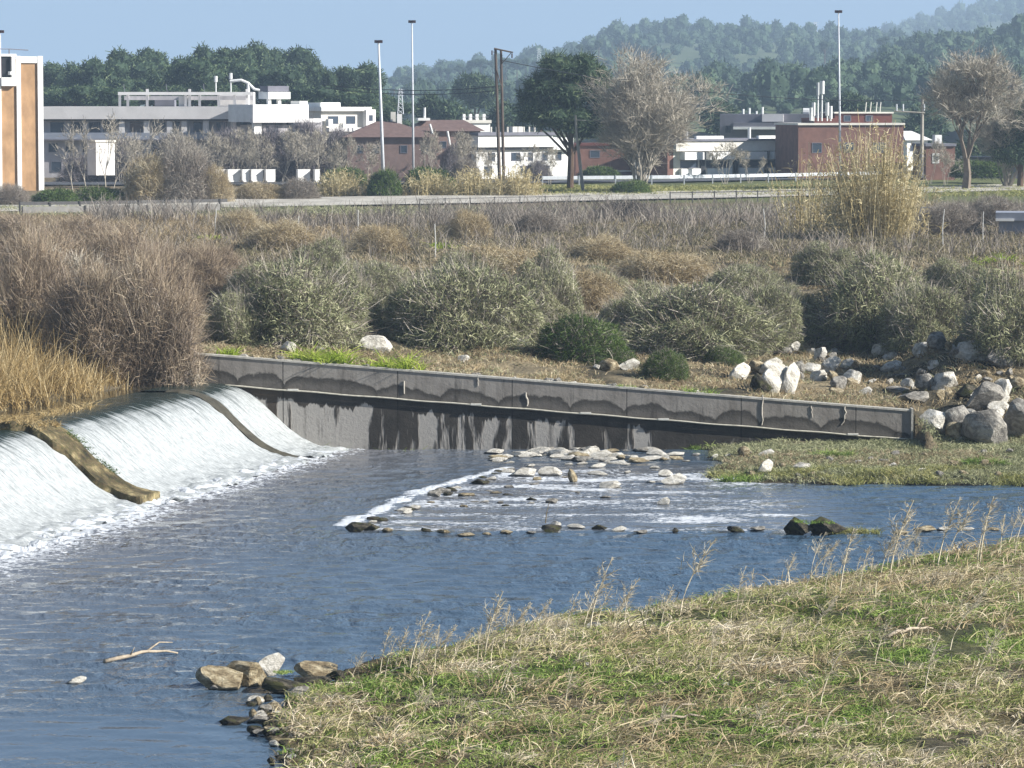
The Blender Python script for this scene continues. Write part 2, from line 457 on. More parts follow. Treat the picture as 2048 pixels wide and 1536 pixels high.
# sheet of water running down the spillway
m = NT('falling_water')
u = m.n.new('ShaderNodeUVMap').outputs[0]
sep = m.n.new('ShaderNodeSeparateXYZ'); m.l.new(u, sep.inputs[0])
st = m.noise(m.map(u, (.30, 1.9, 1)), 2.0, 8, .72, .45)
st2 = m.noise(m.map(u, (1.1, 6.5, 1)), 2.0, 5, .7)
fz = m.noise(m.map(u, (2.5, 3.0, 1)), 3.0, 5, .7)
prog = m.ramp(m.math('MULTIPLY', sep.outputs[0], .2), [(.03, 0.), (.09, .10), (.15, .42), (.30, .66), (.8, .95)])
e = m.math('ADD', prog, m.math('MULTIPLY', m.math('SUBTRACT', st, .5), 2.0))
e = m.math('ADD', e, m.math('MULTIPLY', m.math('SUBTRACT', st2, .5), .5))
wm = m.ramp(e, [(.14, 0.), (.62, 1.)])
white = m.mix(m.ramp(m.math('ADD', m.math('MULTIPLY', st2, .6), m.math('MULTIPLY', fz, .4)), [(.38, 0.), (.60, 1.)]), '#7c807f', '#babdbc')
m.base(m.mix(wm, '#26332f', white)); m.rough(m.ramp(wm, [(0, .12), (.6, .6)])); m.b.inputs['Specular IOR Level'].default_value = .5
m.normal(m.bump(m.math('ADD', st2, m.math('MULTIPLY', fz, .8)), .8, .06))
M_fall = m.m
def fall(y0, y1):
    ny = int((y1 - y0) * 8); o_ = np.linspace(-1.6, 4.9, 100); yy = np.linspace(y0, y1, ny)
    O, Yv = np.meshgrid(o_, yy)
    Z = weir_z(O) + .075 + .05 * np.clip((O) / 3.9, .1, 1) * (vn(Yv * 5, O * 1.2, 5) + vn(Yv * 11, O * 2.5, 6) - 1)
    Z = np.where(O < -.1, 2.50 + (Z - 2.50) * sm(-.9, -.1, O), Z)
    foot = sm(2.9, 4.0, O); Z = Z + foot * .17 * (vn(Yv * 4, O * 4, 7) - .35)
    V = np.stack([Xcrest(Yv) + O, Yv, Z], -1).reshape(-1, 3)
    return mesh('falling_water', V, grid_faces(ny, len(o_)), M_fall, True, uv=np.stack([O.ravel(), Yv.ravel()], 1))
for y0, y1 in ((84, 112.45), (113.75, 126.72), (127.48, 130.97)):
    tag(obj('falling_water', fall(y0, y1)), kind='structure')

# ------------------------------------------------------------------ training wall along the far bank
def wall_mat():
    m = NT('stained_concrete')
    u = m.n.new('ShaderNodeUVMap').outputs[0]
    sep = m.n.new('ShaderNodeSeparateXYZ'); m.l.new(u, sep.inputs[0]); X = sep.outputs[0]; D = sep.outputs[1]   # metres along, metres below top
    n = m.noise(m.map(u, (1, 1, 1)), 1.1, 6, .65); nf = m.noise(u, 7, 6, .7)
    drip = m.noise(m.map(u, (1.5, .14, 1)), 1.5, 4, .6)
    # upper band: pale at the top, dark scalloped stain under it
    xw = m.math('ADD', X, m.math('MULTIPLY', m.noise(m.map(u, (.3, 0, 0)), 1.0, 2), 6.0))
    arch = m.math('ABSOLUTE', m.math('SINE', m.math('MULTIPLY', xw, 3.14159 / 2.5)))
    arch = m.math('POWER', arch, .6)
    lim = m.math('SUBTRACT', .98, m.math('MULTIPLY', arch, .40))
    lim = m.math('ADD', lim, m.math('MULTIPLY', m.math('SUBTRACT', n, .5), .6))
    dd = m.math('SUBTRACT', D, lim)
    sc = m.ramp(m.math('ADD', m.math('MULTIPLY', dd, 1.0), .5), [(.44, 0.), (.51, .95), (.62, .85), (.78, .62)])
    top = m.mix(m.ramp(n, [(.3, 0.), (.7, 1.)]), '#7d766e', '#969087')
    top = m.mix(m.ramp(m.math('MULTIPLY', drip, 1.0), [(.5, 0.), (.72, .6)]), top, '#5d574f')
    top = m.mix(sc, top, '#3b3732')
    # lower face: old render flaking off dark concrete, with vertical runs
    pt = m.noise(m.map(u, (1.0, .55, 1), loc=(3, 0, 0)), .75, 5, .6, .2)
    pa = m.math('ADD', m.math('MULTIPLY', pt, .6), m.math('MULTIPLY', drip, .5))
    fade = m.ramp(m.math('MULTIPLY', m.math('ADD', X, 12.0), 1 / 27.0), [(0., .13), (.45, .12), (.62, .04), (.75, 0.0)])
    pa = m.noise(m.map(u, (1.0, .16, 1), loc=(5, 0, 0)), .85, 5, .62, .15)
    pa = m.math('ADD', pa, fade)
    below = m.ramp(m.math('SUBTRACT', m.math('MULTIPLY', D, .25), m.math('MULTIPLY', m.math('SUBTRACT', drip, .5), .35)), [(.38, 0.), (.395, 1.)])
    pm = m.math('MULTIPLY', m.ramp(pa, [(.585, 0.), (.63, 1.)]), below)
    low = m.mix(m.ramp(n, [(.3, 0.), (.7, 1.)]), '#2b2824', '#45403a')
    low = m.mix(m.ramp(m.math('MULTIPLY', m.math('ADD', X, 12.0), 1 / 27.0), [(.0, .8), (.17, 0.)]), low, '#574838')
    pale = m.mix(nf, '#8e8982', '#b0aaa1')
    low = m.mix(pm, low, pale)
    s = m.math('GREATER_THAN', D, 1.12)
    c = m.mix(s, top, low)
    jt = m.math('LESS_THAN', m.math('FRACT', m.math('DIVIDE', m.math('ADD', X, m.math('MULTIPLY', nf, .03)), 4.3)), .011)
    c = m.mix(m.math('MULTIPLY', jt, .7), c, '#24211d')
    c = m.mix(m.ramp(m.math('MULTIPLY', m.noise(m.map(u, (.9, .12, 1), loc=(9, 0, 0)), 2.6, 5, .7), 1.0), [(.56, 0.), (.66, .5)]), c, '#2f2b25')
    m.base(c); m.rough(.9); m.normal(m.bump(m.math('ADD', nf, m.math('MULTIPLY', pm, .8)), .5, .04))
    return m.m
M_wall = wall_mat()
rw = thing('river_wall', 'long stained concrete retaining wall with a scalloped dark band and a thin pipe along it', 'wall', (0, 131, 0))
xs = np.linspace(-12.0, 15.0, 109)
def wall_piece(name, ztop, zbot, yf, yb, mat, x=xs):
    V = []; uv = []
    for X in x:
        wt = wall_top(X); zt = ztop(X); zb = zbot(X)
        for (y, z) in ((yf, zb), (yf, zt), (yb, zt), (yb, zb)):
            V.append((X, y, z)); uv.append((X, wt - z))
    f = []; n = len(x)
    for i in range(n - 1):
        for k in range(4): f.append((i * 4 + k, (i + 1) * 4 + k, (i + 1) * 4 + (k + 1) % 4, i * 4 + (k + 1) % 4))
    f.append((3, 2, 1, 0)); b = (n - 1) * 4; f.append((b, b + 1, b + 2, b + 3))
    return mesh(name, V, np.array(f)[:, ::-1], mat, uv=uv)
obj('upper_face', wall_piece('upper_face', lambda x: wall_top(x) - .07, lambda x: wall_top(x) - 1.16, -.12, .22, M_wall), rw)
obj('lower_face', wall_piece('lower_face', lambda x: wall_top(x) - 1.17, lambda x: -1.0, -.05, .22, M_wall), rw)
M_cop = plain('pale_coping', '#b3aea2', .8, .3, 4, .3)
obj('coping', wall_piece('coping', lambda x: wall_top(x), lambda x: wall_top(x) - .066, -.16, .25, M_cop), rw)
M_pipe = plain('pale_pipe', '#c2bcaa', .6, .3, 6)
P = [(x, -.17, wall_top(x) - 1.12 + .012 * math.sin(x * 2.3)) for x in np.linspace(-12.4, 14.9, 60)]
MB().tube(P, .032, 6).build('pipe', M_pipe, rw)
M_br = plain('white_bracket', '#d8d4c8', .6, .2, 9)
for px in (585, 952, 1172, 1328, 1708):
    x = (px - 1024) * 131 / F
    MB().box(x - .2, x + .2, -.24, -.10, wall_top(x) - 1.12, wall_top(x) - 1.06).build('pipe_clamp', M_br, rw)
MB().box(14.98, 15.06, -.2, .3, .3, 1.55).build('end_edge', M_cop, rw)
b = MB().box(-12.75, -12.05, -.25, .3, 2.35, 3.45); b.build('end_pier', plain('old_pier', '#7b7468', .9, .4, 3, .5), rw)
MB().box(-12.14, -12.02, -.30, -.14, 2.5, 3.66).build('gate_slot', plain('dark_slot', '#25221e', .8), rw)
# pale hanging root and lime runs on the wall face
M_lime = plain('lime_run', '#b8b0a2', .9, .3, 8)
def run(px, y0, y1, wd, wob=6):
    pts = []
    for i in range(7):
        t = i / 6; q = at(px + rng.normal() * wob * .25 * (i > 0) + t * wob * .5, y0 + (y1 - y0) * t, 130.86)
        pts.append((q[0], -.14, q[2]))
    MB().tube(pts, [wd * (1 - .4 * abs(t - .3)) for t in np.linspace(0, 1, 7)], 5).build('lime_run', M_lime, rw)
run(808, 762, 788, .035, 1); run(1052, 785, 812, .04, 8); run(956, 750, 772, .02, 3); run(1525, 790, 850, .03, -4); run(1690, 812, 850, .03, -10); run(1622, 812, 835, .02)

# ------------------------------------------------------------------ road on the far plateau
def strip(name, pts, wdt, zoff, mat, sm_=False):
    pts = [np.array(p) for p in pts]; V = []
    for i, p in enumerate(pts):
        w_ = wdt if not hasattr(wdt, '__len__') else wdt[i]
        for k, dy in enumerate((0, w_)): V.append((p[0] * (1 + dy / p[1]), p[1] + dy, float(T(p[0], p[1])) * 0 + 4.5 + zoff))
    o = obj(name, mesh(name, V, grid_faces(len(pts), 2), mat, True)); tag(o, kind='structure'); return o
def lp(px, py, z=4.55): return gnd(px, py, z)
m = NT('pale_dirt_road'); n = m.noise(m.map(m.pos(), (1, .3, 1)), .5, 6, .6)
m.base(m.ramp(n, [(.35, '#9a9488'), (.6, '#bab4a8')])); m.rough(.95)
strip('dirt_road', [lp(-300, 428), lp(50, 424), lp(450, 417), (lp(700, 412)), lp(1000, 407), lp(1300, 400), lp(1500, 396), lp(1800, 388), lp(2048, 382), lp(2400, 376)], 26, .14, m.m)
m = NT('asphalt_road'); n = m.noise(m.map(m.pos(), (1, .3, 1)), .7, 6, .6)
m.base(m.ramp(n, [(.35, '#4c4d50'), (.6, '#5c5d60')])); m.rough(.9)
strip('road', [lp(-400, 372), lp(600, 371), lp(1300, 366), lp(2048, 352), lp(2500, 346)], 12, .17, m.m)
# ------------------------------------------------------------------ stones
def ico(sub):
    t = (1 + 5 ** .5) / 2
    V = [(-1, t, 0), (1, t, 0), (-1, -t, 0), (1, -t, 0), (0, -1, t), (0, 1, t), (0, -1, -t), (0, 1, -t), (t, 0, -1), (t, 0, 1), (-t, 0, -1), (-t, 0, 1)]
    Fc = [(0, 11, 5), (0, 5, 1), (0, 1, 7), (0, 7, 10), (0, 10, 11), (1, 5, 9), (5, 11, 4), (11, 10, 2), (10, 7, 6), (7, 1, 8),
          (3, 9, 4), (3, 4, 2), (3, 2, 6), (3, 6, 8), (3, 8, 9), (4, 9, 5), (2, 4, 11), (6, 2, 10), (8, 6, 7), (9, 8, 1)]
    V = [unit(np.array(v, float)) for v in V]
    for _ in range(sub):
        c = {}; F2 = []
        def mid(a, b):
            k = (min(a, b), max(a, b))
            if k not in c: c[k] = len(V); V.append(unit(V[a] + V[b]))
            return c[k]
        for a, b, d in Fc:
            x, y, z = mid(a, b), mid(b, d), mid(d, a); F2 += [(a, x, z), (b, y, x), (d, z, y), (x, y, z)]
        Fc = F2
    return np.array(V), np.array(Fc)
ICO3, ICO3F = ico(3); ICO1, ICO1F = ico(1); ICO2, ICO2F = ico(2)
def rock_mat(name, dark, mid, pale, moss=None):
    m = NT(name); p = m.coord('Object')
    oi = m.n.new('ShaderNodeObjectInfo'); off = m.n.new('ShaderNodeVectorMath'); off.operation = 'ADD'
    m.l.new(p, off.inputs[0]); m.l.new(oi.outputs['Location'], off.inputs[1]); p = off.outputs[0]
    n = m.noise(p, 2.2, 8, .68, .3); n2 = m.noise(p, 9, 6, .7)
    c = m.ramp(n, [(.32, dark), (.48, mid), (.62, pale)])
    c = m.mix(m.ramp(n2, [(.5, 0.), (.68, .55)]), c, dark)
    if moss: c = m.mix(m.ramp(m.noise(p, 1.4, 4), [(.5, 0.), (.62, .85)]), c, moss)
    sz = m.n.new('ShaderNodeSeparateXYZ'); m.l.new(m.pos(), sz.inputs[0])
    wet = m.ramp(m.math('ADD', sz.outputs[2], m.math('MULTIPLY', m.math('SUBTRACT', n2, .5), .10)), [(.02, .8), (.05, 0.)])
    c = m.mix(wet, c, '#2c2820')
    m.base(c); m.rough(.92); m.normal(m.bump(m.math('ADD', n2, n), .8, .12)); return m.m
M_rockp = rock_mat('pale_limestone', '#968e80', '#cfc9bb', '#ece7dc')
M_rockg = rock_mat('grey_boulder_stone', '#5c5852', '#8a857c', '#bbb5a9')
M_rockd = rock_mat('wet_dark_rock', '#1e1c18', '#37332b', '#6a6352', '#4b4c26')
M_rockt = rock_mat('tan_river_rock', '#5a4d3a', '#9a8a6c', '#cdbf9f')
def rock_mesh(name, seed, mat, cuts=14, flat=1.0):
    r = np.random.default_rng(seed); V = ICO3 * 1.0
    for _ in range(cuts):
        n = unit(r.normal(size=3)); d = r.uniform(.38, .80); q = V @ n
        V = V - n[None] * np.maximum(q - d, 0)[:, None] * .95
    V = V * (1 + .06 * (fbm(V[:, 0] * 2.5 + seed, V[:, 1] * 2.5 + V[:, 2] * 2.1, seed, 4)[:, None] - .47) * 2)
    V[:, 2] *= flat; V /= np.abs(V).max(0)[None]
    return mesh(name, V, ICO3F, mat, False)
PRO = {k: [rock_mesh('stone', 11 * i + j, mt) for i in range(1, 6)] for j, (k, mt) in enumerate((('p', M_rockp), ('g', M_rockg), ('d', M_rockd), ('t', M_rockt)))}
rr = np.random.default_rng(5)
def stone(px, py, w, h, k, name, label, cat, group=None, z=None):
    """a stone w x h photo pixels large whose foot shows at px, py"""
    p = on(px, py) if z is None else gnd(px, py, z)
    s = p[1] / F; W_, H_ = w * s, h * s
    o = obj(name, PRO[k][rr.integers(5)], None, (p[0], p[1] + W_ * .25, p[2] + H_ * .38), rr.uniform(-.5, .5))
    o.scale = (W_ * .56, W_ * .5 * rr.uniform(.7, 1.0), H_ * .66)
    tag(o, label, cat, group); return o
# white cobbles in the shallows by the wall
G1 = 'pale stones in the shallows in front of the wall'
for x, y, w, h in [(1010, 918, 40, 10), (1045, 915, 50, 14), (1085, 910, 45, 16), (1120, 914, 50, 18), (1150, 917, 40, 18), (1180, 913, 45, 22), (1205, 918, 50, 20),
                   (1235, 918, 45, 14), (1265, 921, 40, 12), (1300, 923, 50, 10), (1335, 921, 30, 8), (1100, 900, 30, 9), (1145, 899, 34, 10), (1225, 900, 30, 10),
                   (1195, 937, 40, 9), (1195, 952, 42, 9), (1062, 935, 20, 6), (1255, 948, 14, 6), (1430, 919, 16, 10), (1456, 917, 12, 7), (1140, 932, 20, 6), (1285, 905, 24, 9),
                   (1310, 938, 20, 6), (1395, 912, 18, 7), (1375, 925, 20, 5), (1020, 928, 24, 6), (1250, 932, 22, 6), (1165, 930, 26, 7)]:
    stone(x, y, w, h, 'p', 'stone', 'small pale stone among the white rubble in the shallow water below the wall', 'stone', G1)
for x, y, w, h, l in [(1047, 955, 52, 20, 'broad white stone at the left end of the shallow riffle, left of a twin one'), (1100, 953, 44, 20, 'white wedge shaped stone in the riffle just right of a broad white stone'),
                      (1146, 966, 20, 28, 'narrow upright white stone standing in the riffle water'), (1226, 979, 50, 20, 'flat white block lying in calm water in the middle of the riffle'),
                      (1331, 955, 28, 16, 'rounded white stone touching the bigger pointed white rock in the riffle'), (1352, 970, 56, 26, 'large pointed white rock rising from the water with its reflection below'),
                      (1330, 1012, 28, 20, 'small split grey and white stone alone in blue water below the pointed rock'), (1303, 968, 24, 7, 'thin white stone barely above the water left of the pointed rock'),
                      (1490, 912, 28, 19, 'tan round stone against the foot of the wall near green weeds'), (1537, 913, 34, 17, 'pale cream oval stone at the foot of the wall'),
                      (1532, 948, 36, 28, 'white triangular stone among green weeds at the left tip of the grassy bar'), (1602, 940, 38, 16, 'flat white slab on the gravel bar right of the triangular stone'),
                      (1515, 921, 22, 8, 'little white stone between the tan and cream stones')]:
    stone(x, y, w, h, 'p' if 'tan' not in l else 't', 'stone', l, 'stone')
G2 = 'low stones lined up across the river'
for x, y, w, h in [(772, 1064, 26, 8), (850, 1069, 26, 9), (890, 1071, 30, 7), (930, 1070, 36, 7), (975, 1070, 20, 6), (1010, 1069, 30, 7), (1060, 1067, 24, 6), (1152, 1061, 36, 9),
                   (1200, 1063, 30, 12), (1240, 1064, 32, 11), (1285, 1064, 32, 7), (1350, 1063, 16, 10), (1468, 1064, 40, 13), (1520, 1066, 36, 8), (1800, 1066, 36, 8), (1850, 1064, 44, 12), (1890, 1062, 30, 8), (1940, 1060, 30, 7), (1990, 1058, 26, 6)]:
    stone(x, y + rr.uniform(-5, 4), w, h, rr.choice(['t', 'd', 'g', 'p', 't']), 'stone', 'low dull stone in the line of stones crossing the river', 'stone', G2, z=0)
for x, y, w, h, k, l in [(712, 1062, 56, 22, 'd', 'dark wet rock with foam at the tip of the diagonal riffle'), (742, 1060, 34, 16, 'd', 'smaller black wet rock just right of the rock at the riffle tip'),
                         (1100, 1065, 44, 20, 'd', 'dark rock with a white stone on it and a dry reed sticking up in midstream'), (1110, 1057, 24, 16, 'p', 'small white stone lying on the dark midstream rock with the reed'),
                         (1598, 1068, 56, 38, 'd', 'left and rounder of two dark mossy boulders in midstream'), (1655, 1068, 74, 38, 'd', 'right and wider of two dark mossy boulders in midstream')]:
    stone(x, y, w, h, k, 'river_boulder', l, 'boulder', z=0.02)
# stones and rubble by the tip of the near bank
for x, y, w, h, k, l in [(153, 1368, 44, 13, 'p', 'lone pale stone in the blue water at lower left'), (446, 1380, 110, 42, 't', 'broad tan grey rock at the left tip of the rubble in the near shallows'),
                         (500, 1374, 96, 50, 't', 'tall tan grey rock behind the broad one in the rubble of the near shallows'), (540, 1356, 60, 46, 'p', 'cream coloured block on top of the rubble in the near shallows'),
                         (556, 1386, 130, 26, 'd', 'dark wet slab under the cream coloured block'), (640, 1360, 100, 32, 't', 'tan stone with white streaks right of the rubble pile'),
                         (620, 1372, 80, 20, 'd', 'flat dark slab under the tan streaked stone'), (680, 1362, 40, 20, 'd', 'small dark stone at the right end of the rubble against the grass'),
                         (464, 1449, 62, 18, 'd', 'long low dark rock with a yellow top in calm water at lower left'), (510, 1447, 50, 14, 'g', 'grey flat stone right of the yellow topped one'),
                         (600, 1400, 60, 26, 'g', 'grey stone at the waterline below the dark slabs'), (425, 1382, 24, 12, 'g', 'little stone at the very left end of the rubble pile')]:
    stone(x, y, w, h, k, 'stone', l, 'stone', z=0.0 if y > 1360 else None)
for i in range(46):
    t = rr.random(); x = 525 + rr.normal() * 26 + 45 * t; y = 1400 + 136 * t
    if x < 500: x = 520
    stone(x, y, rr.uniform(14, 34), rr.uniform(8, 18), rr.choice(['t', 'p', 'g', 'd', 'd']), 'stone', 'small stone in the stony margin between grass and calm water at the bottom', 'stone', 'stones along the near waterline', z=.02)
for x, y, w, h in [(1190, 1262, 34, 16), (1172, 1332, 12, 8), (1096, 1446, 24, 14), (1150, 1420, 12, 9), (740, 1425, 12, 8), (1545, 1250, 18, 10), (1790, 1500, 12, 8), (1450, 1375, 16, 9)]:
    stone(x, y, w, h, 'p', 'stone', 'pale stone showing in the grass of the near bank', 'stone', 'pale stones in the near grass')
# boulders behind the wall
for x, y, w, h, k, l in [(575, 705, 32, 24, 'p', 'pale stone between yellow green grass near the left of the wall'), (750, 706, 62, 36, 'p', 'big white boulder above the wall between clumps of bright green grass'),
                         (745, 662, 34, 34, 'd', 'dark rock standing above the big white boulder'), (640, 706, 24, 14, 'g', 'grey stone behind the bright green grass left of the white boulder'),
                         (930, 724, 28, 17, 'p', 'small white stone just above the wall left of the dark green bush'), (1192, 738, 16, 10, 'p', 'tiny white stone right of the dark green bush'),
                         (1222, 744, 48, 26, 't', 'tan boulder leaning against a white one right of the dark green bush'), (1262, 740, 46, 26, 'p', 'white boulder right of the tan boulder above the wall'),
                         (1480, 762, 52, 34, 'p', 'white grey boulder left of the large cleft white rock'), (1548, 786, 66, 58, 'p', 'large cleft white rock above the wall, left half'),
                         (1582, 786, 44, 58, 'p', 'tall pointed white rock leaning right, right half of the cleft pair'), (1522, 788, 44, 46, 'd', 'dark shaded rock tucked left of the cleft white rock'),
                         (1590, 706, 24, 22, 'p', 'small round white stone at the foot of the bush above the cleft rock'), (1645, 722, 30, 34, 'p', 'upright white stone above a mottled one in the rock slope'),
                         (1662, 744, 44, 30, 'p', 'mottled white stone below the upright white one'), (1700, 700, 44, 22, 'p', 'white stone at the foot of the big bush'),
                         (1785, 742, 44, 20, 'p', 'flat white stone in yellow grass on the rock slope'), (1895, 778, 60, 42, 'p', 'long curved white boulder dropping to the right on the rock slope'),
                         (1945, 724, 62, 42, 'p', 'rough white boulder below the dark bush on the right'), (2000, 738, 54, 40, 'g', 'grey boulder right of the rough white one'),
                         (2030, 724, 66, 56, 'g', 'large smooth blue grey boulder at the right edge'), (1862, 866, 70, 50, 'p', 'pale mottled boulder touching the right end of the wall'),
                         (1915, 872, 70, 60, 'g', 'dark grey boulder right of the mottled one by the wall end'), (1965, 825, 90, 60, 'g', 'big angular grey boulder above the lower rock pile'),
                         (2012, 800, 40, 52, 'p', 'narrow white slab tilted among the boulders at right'), (1975, 890, 100, 70, 'g', 'big grey block with pale face low in the pile, near the right edge'),
                         (2040, 880, 90, 80, 'g', 'large dark boulder at the right edge above the grassy bar'), (1915, 880, 46, 34, 't', 'tan rock wedged under the dark grey boulder at the wall end'),
                         (1838, 806, 70, 22, 'g', 'flat layered grey slab above the wall end'), (1800, 788, 50, 16, 'g', 'low layered slab left of the slab above the wall end'),
                         (1880, 700, 50, 34, 'g', 'shaded boulder under the twigs of the big bush'), (1820, 700, 40, 20, 'g', 'shaded low boulder left of the one under the big bush'),
                         (1560, 716, 50, 20, 'd', 'dark shaded stones at the foot of the brown bush'), (1510, 714, 44, 20, 'd', 'dark shaded slab left of the stones under the brown bush'),
                         (1925, 690, 40, 22, 'g', 'grey stone between the shaded boulder and the rough white boulder'), (1870, 740, 26, 22, 'p', 'small white stone left of the curved white boulder'),
                         (1935, 800, 60, 30, 'd', 'dark rock behind the angular grey boulder'), (2040, 780, 40, 24, 't', 'tan stone at the right edge above the tilted slab')]:
    stone(x, y, w, h, k, 'boulder', l, 'boulder')
for i in range(80):
    x = 1450 + 610 * rr.random() ** .7; y = rr.uniform(668, 885); w = rr.uniform(14, 24) if rr.random() < .5 else rr.uniform(24, 48)
    if x < 1860 and y > 690 + (x - 385) * .079 - 20: y = rr.uniform(672, 690 + (x - 385) * .079 - 20)
    stone(x, y, w, w * rr.uniform(.5, .8), rr.choice(['p', 'p', 'p', 'g', 't']), 'boulder', 'boulder heaped with others of its kind on the stony slope at the right', 'boulder', 'heaped boulders of the right slope')
for i in range(60):
    x = rr.uniform(985, 1360); w = rr.uniform(16, 52); stone(x, rr.uniform(900, 926) + (8 if x > 1200 else 0) * rr.random(), w, w * rr.uniform(.16, .32), rr.choice(['p', 'p', 'p', 't', 'g']), 'stone', 'small pale stone among the white rubble in the shallow water below the wall', 'stone', G1)
for i in range(26):
    t = rr.random(); x = 730 + t * 300; y = 1048 - t * 112 + rr.uniform(-3, 10); w = rr.uniform(12, 34); stone(x, y, w, w * rr.uniform(.25, .5), rr.choice(['d', 'd', 'p', 'g']), 'stone', 'wet stone in the foam of the diagonal riffle', 'stone', 'wet stones under the diagonal foam')
for i in range(26):
    u, v = rr.random(2); u, v = (1 - u, 1 - v) if u + v > 1 else (u, v)
    x = 720 + u * 330 + v * 640; y = 1048 - u * 105 - v * 60; w = rr.uniform(8, 30)
    stone(x, y, w, w * rr.uniform(.15, .38), rr.choice(['p', 'p', 't', 'g', 'd']), 'stone', 'small stone scattered in the broken water of the riffle', 'stone', 'small stones in the riffle')
for i in range(34):
    x = rr.uniform(1560, 2050); y = rr.uniform(690, 800)
    stone(x, y, rr.uniform(14, 36), rr.uniform(10, 24), rr.choice(['p', 'g', 'g', 't']), 'stone', 'smaller stone filling the gaps of the boulder slope at right', 'stone', 'small stones of the boulder slope')
for i in range(26):
    x = rr.uniform(440, 1500); yb = 700 + (x - 385) * .079 + rr.uniform(6, 28)
    stone(x, yb, rr.uniform(10, 26), rr.uniform(7, 15), rr.choice(['p', 'g', 't']), 'stone', 'small stone in the dry grass along the top of the wall', 'stone', 'small stones above the wall')
for i in range(30):
    x = rr.uniform(1480, 2040); y = rr.uniform(905, 960)
    stone(x, y, rr.uniform(10, 24), rr.uniform(6, 12), rr.choice(['p', 'g', 't']), 'stone', 'small stone in the weeds of the grassy gravel bar at right', 'stone', 'small stones of the gravel bar')

# ------------------------------------------------------------------ vegetation
ML = dict(
    grass=leafmat('near_grass', [(0., '#505e2a'), (.28, '#8a974e'), (.42, '#b3ae78'), (.62, '#c8b698'), (1., '#ece2ca')], .25, .15, 1.7, .55),
    green=leafmat('green_grass', [(0., '#4c642c'), (.5, '#819a48'), (1., '#bcc27c')]),
    lush=leafmat('bright_grass', [(0., '#5f7a20'), (.5, '#98ad3a'), (1., '#cfd078')], .35),
    straw=leafmat('dry_straw', [(0., '#7a6a4a'), (.5, '#b3a07c'), (1., '#e4dabc')]),
    rust=leafmat('rusty_dry_weeds', [(0., '#66573f'), (.5, '#9c8a6c'), (1., '#cabc9e')]),
    grey=leafmat('grey_dead_weeds', [(0., '#5a5248'), (.5, '#8a8076'), (1., '#c0b8a8')]),
    cane=leafmat('yellow_cane', [(0., '#867850'), (.45, '#b8a87c'), (1., '#e2d8b4')], .3),
    reed=leafmat('golden_reed', [(0., '#6e5a38'), (.45, '#ab9262'), (1., '#dccaa0')], .3),
    olive=leafmat('olive_shrub', [(0., '#53563c'), (.4, '#8f926c'), (.75, '#b3b18c'), (1., '#ccc8a8')], .2),
    dark=leafmat('dark_green_shrub', [(0., '#27361c'), (.5, '#4d6230'), (1., '#7e8f4c')], .2),
    twig=leafmat('shrub_twigs', [(0., '#5a5048'), (.5, '#958a7e'), (1., '#cdc4b6')], .0),
    tam=leafmat('tamarisk_twigs', [(0., '#716252'), (.4, '#9c8a74'), (.75, '#baa88e'), (1., '#d4c6ac')], .1),
    tamin=leafmat('tamarisk_inner', [(0., '#50463f'), (.5, '#8a7d72'), (1., '#c0b4a6')], .0),
    pine=leafmat('pine_needles', [(0., '#233126'), (.5, '#475a40'), (1., '#74805a')], .15),
    bare=leafmat('bare_twigs', [(0., '#7c7468'), (.5, '#a79e8e'), (1., '#cbc2b0')], .0),
    wood=leafmat('forest_leaves', [(0., '#2a3a2c'), (.5, '#44573e'), (1., '#6a7654')], .1),
)
M_bark = plain('grey_bark', '#a29a8c', .95, .35, 3, .5, stretch=(1, 1, .3))
M_pbark = plain('pine_bark', '#5d4b3c', .95, .35, 3, .5, stretch=(1, 1, .3))

def hemi(n, r, lo=-.15):
    v = unit(r.normal(size=(n * 2, 3))); v = v[v[:, 2] > lo][:n]
    while len(v) < n: v = np.vstack([v, v])[:n]
    return v

def bush_meshes(seed, rx, ry, rz, n_leaf, n_twig, leaf, twig, L=(.35, .8), wd=.035, droop=.35, lumps=.3, stiff=.4):
    r = np.random.default_rng(seed)
    def R(v): return 1 - lumps + 2 * lumps * fbm(v[:, 0] * 2.2 + seed * 3.1, v[:, 1] * 2.2 + v[:, 2] * 2.9 + 9, seed, 3)
    v = hemi(n_leaf, r, -.05); rad = R(v) * (1 - .5 * r.random(n_leaf) ** 2.2)
    base = v * rad[:, None] * np.array([rx, ry, rz])
    d = unit(v * stiff + r.normal(size=v.shape) * (1.15 - stiff) + np.array([0, 0, .3]))
    bend = np.array([0, 0, -droop]) + r.normal(size=v.shape) * .35
    a = blades('foliage', base, d, r.uniform(*L, n_leaf), wd * r.uniform(.6, 1.3, n_leaf), bend, 2, leaf, r=r)
    v = hemi(n_twig, r, -.1); rad = R(v) * r.uniform(.25, .93, n_twig)
    b2 = v * rad[:, None] * np.array([rx, ry, rz]); d = unit(v + r.normal(size=v.shape) * .7)
    k = n_twig // 6; b3 = r.normal(size=(k, 3)) * np.array([rx * .12, ry * .12, .05]); b3[:, 2] = np.abs(b3[:, 2])
    v3 = hemi(k, r, .0); tipv = v3 * R(v3)[:, None] * .92 * np.array([rx, ry, rz]) - b3
    bb = np.vstack([b2, b3]); dd = np.vstack([d, unit(tipv)]); LL = np.concatenate([r.uniform(.4, 1.2, n_twig), np.linalg.norm(tipv, axis=1)])
    b = blades('twigs', bb, dd, LL, .045, r.normal(size=bb.shape) * .22, 3, twig, r=r)
    return a, b

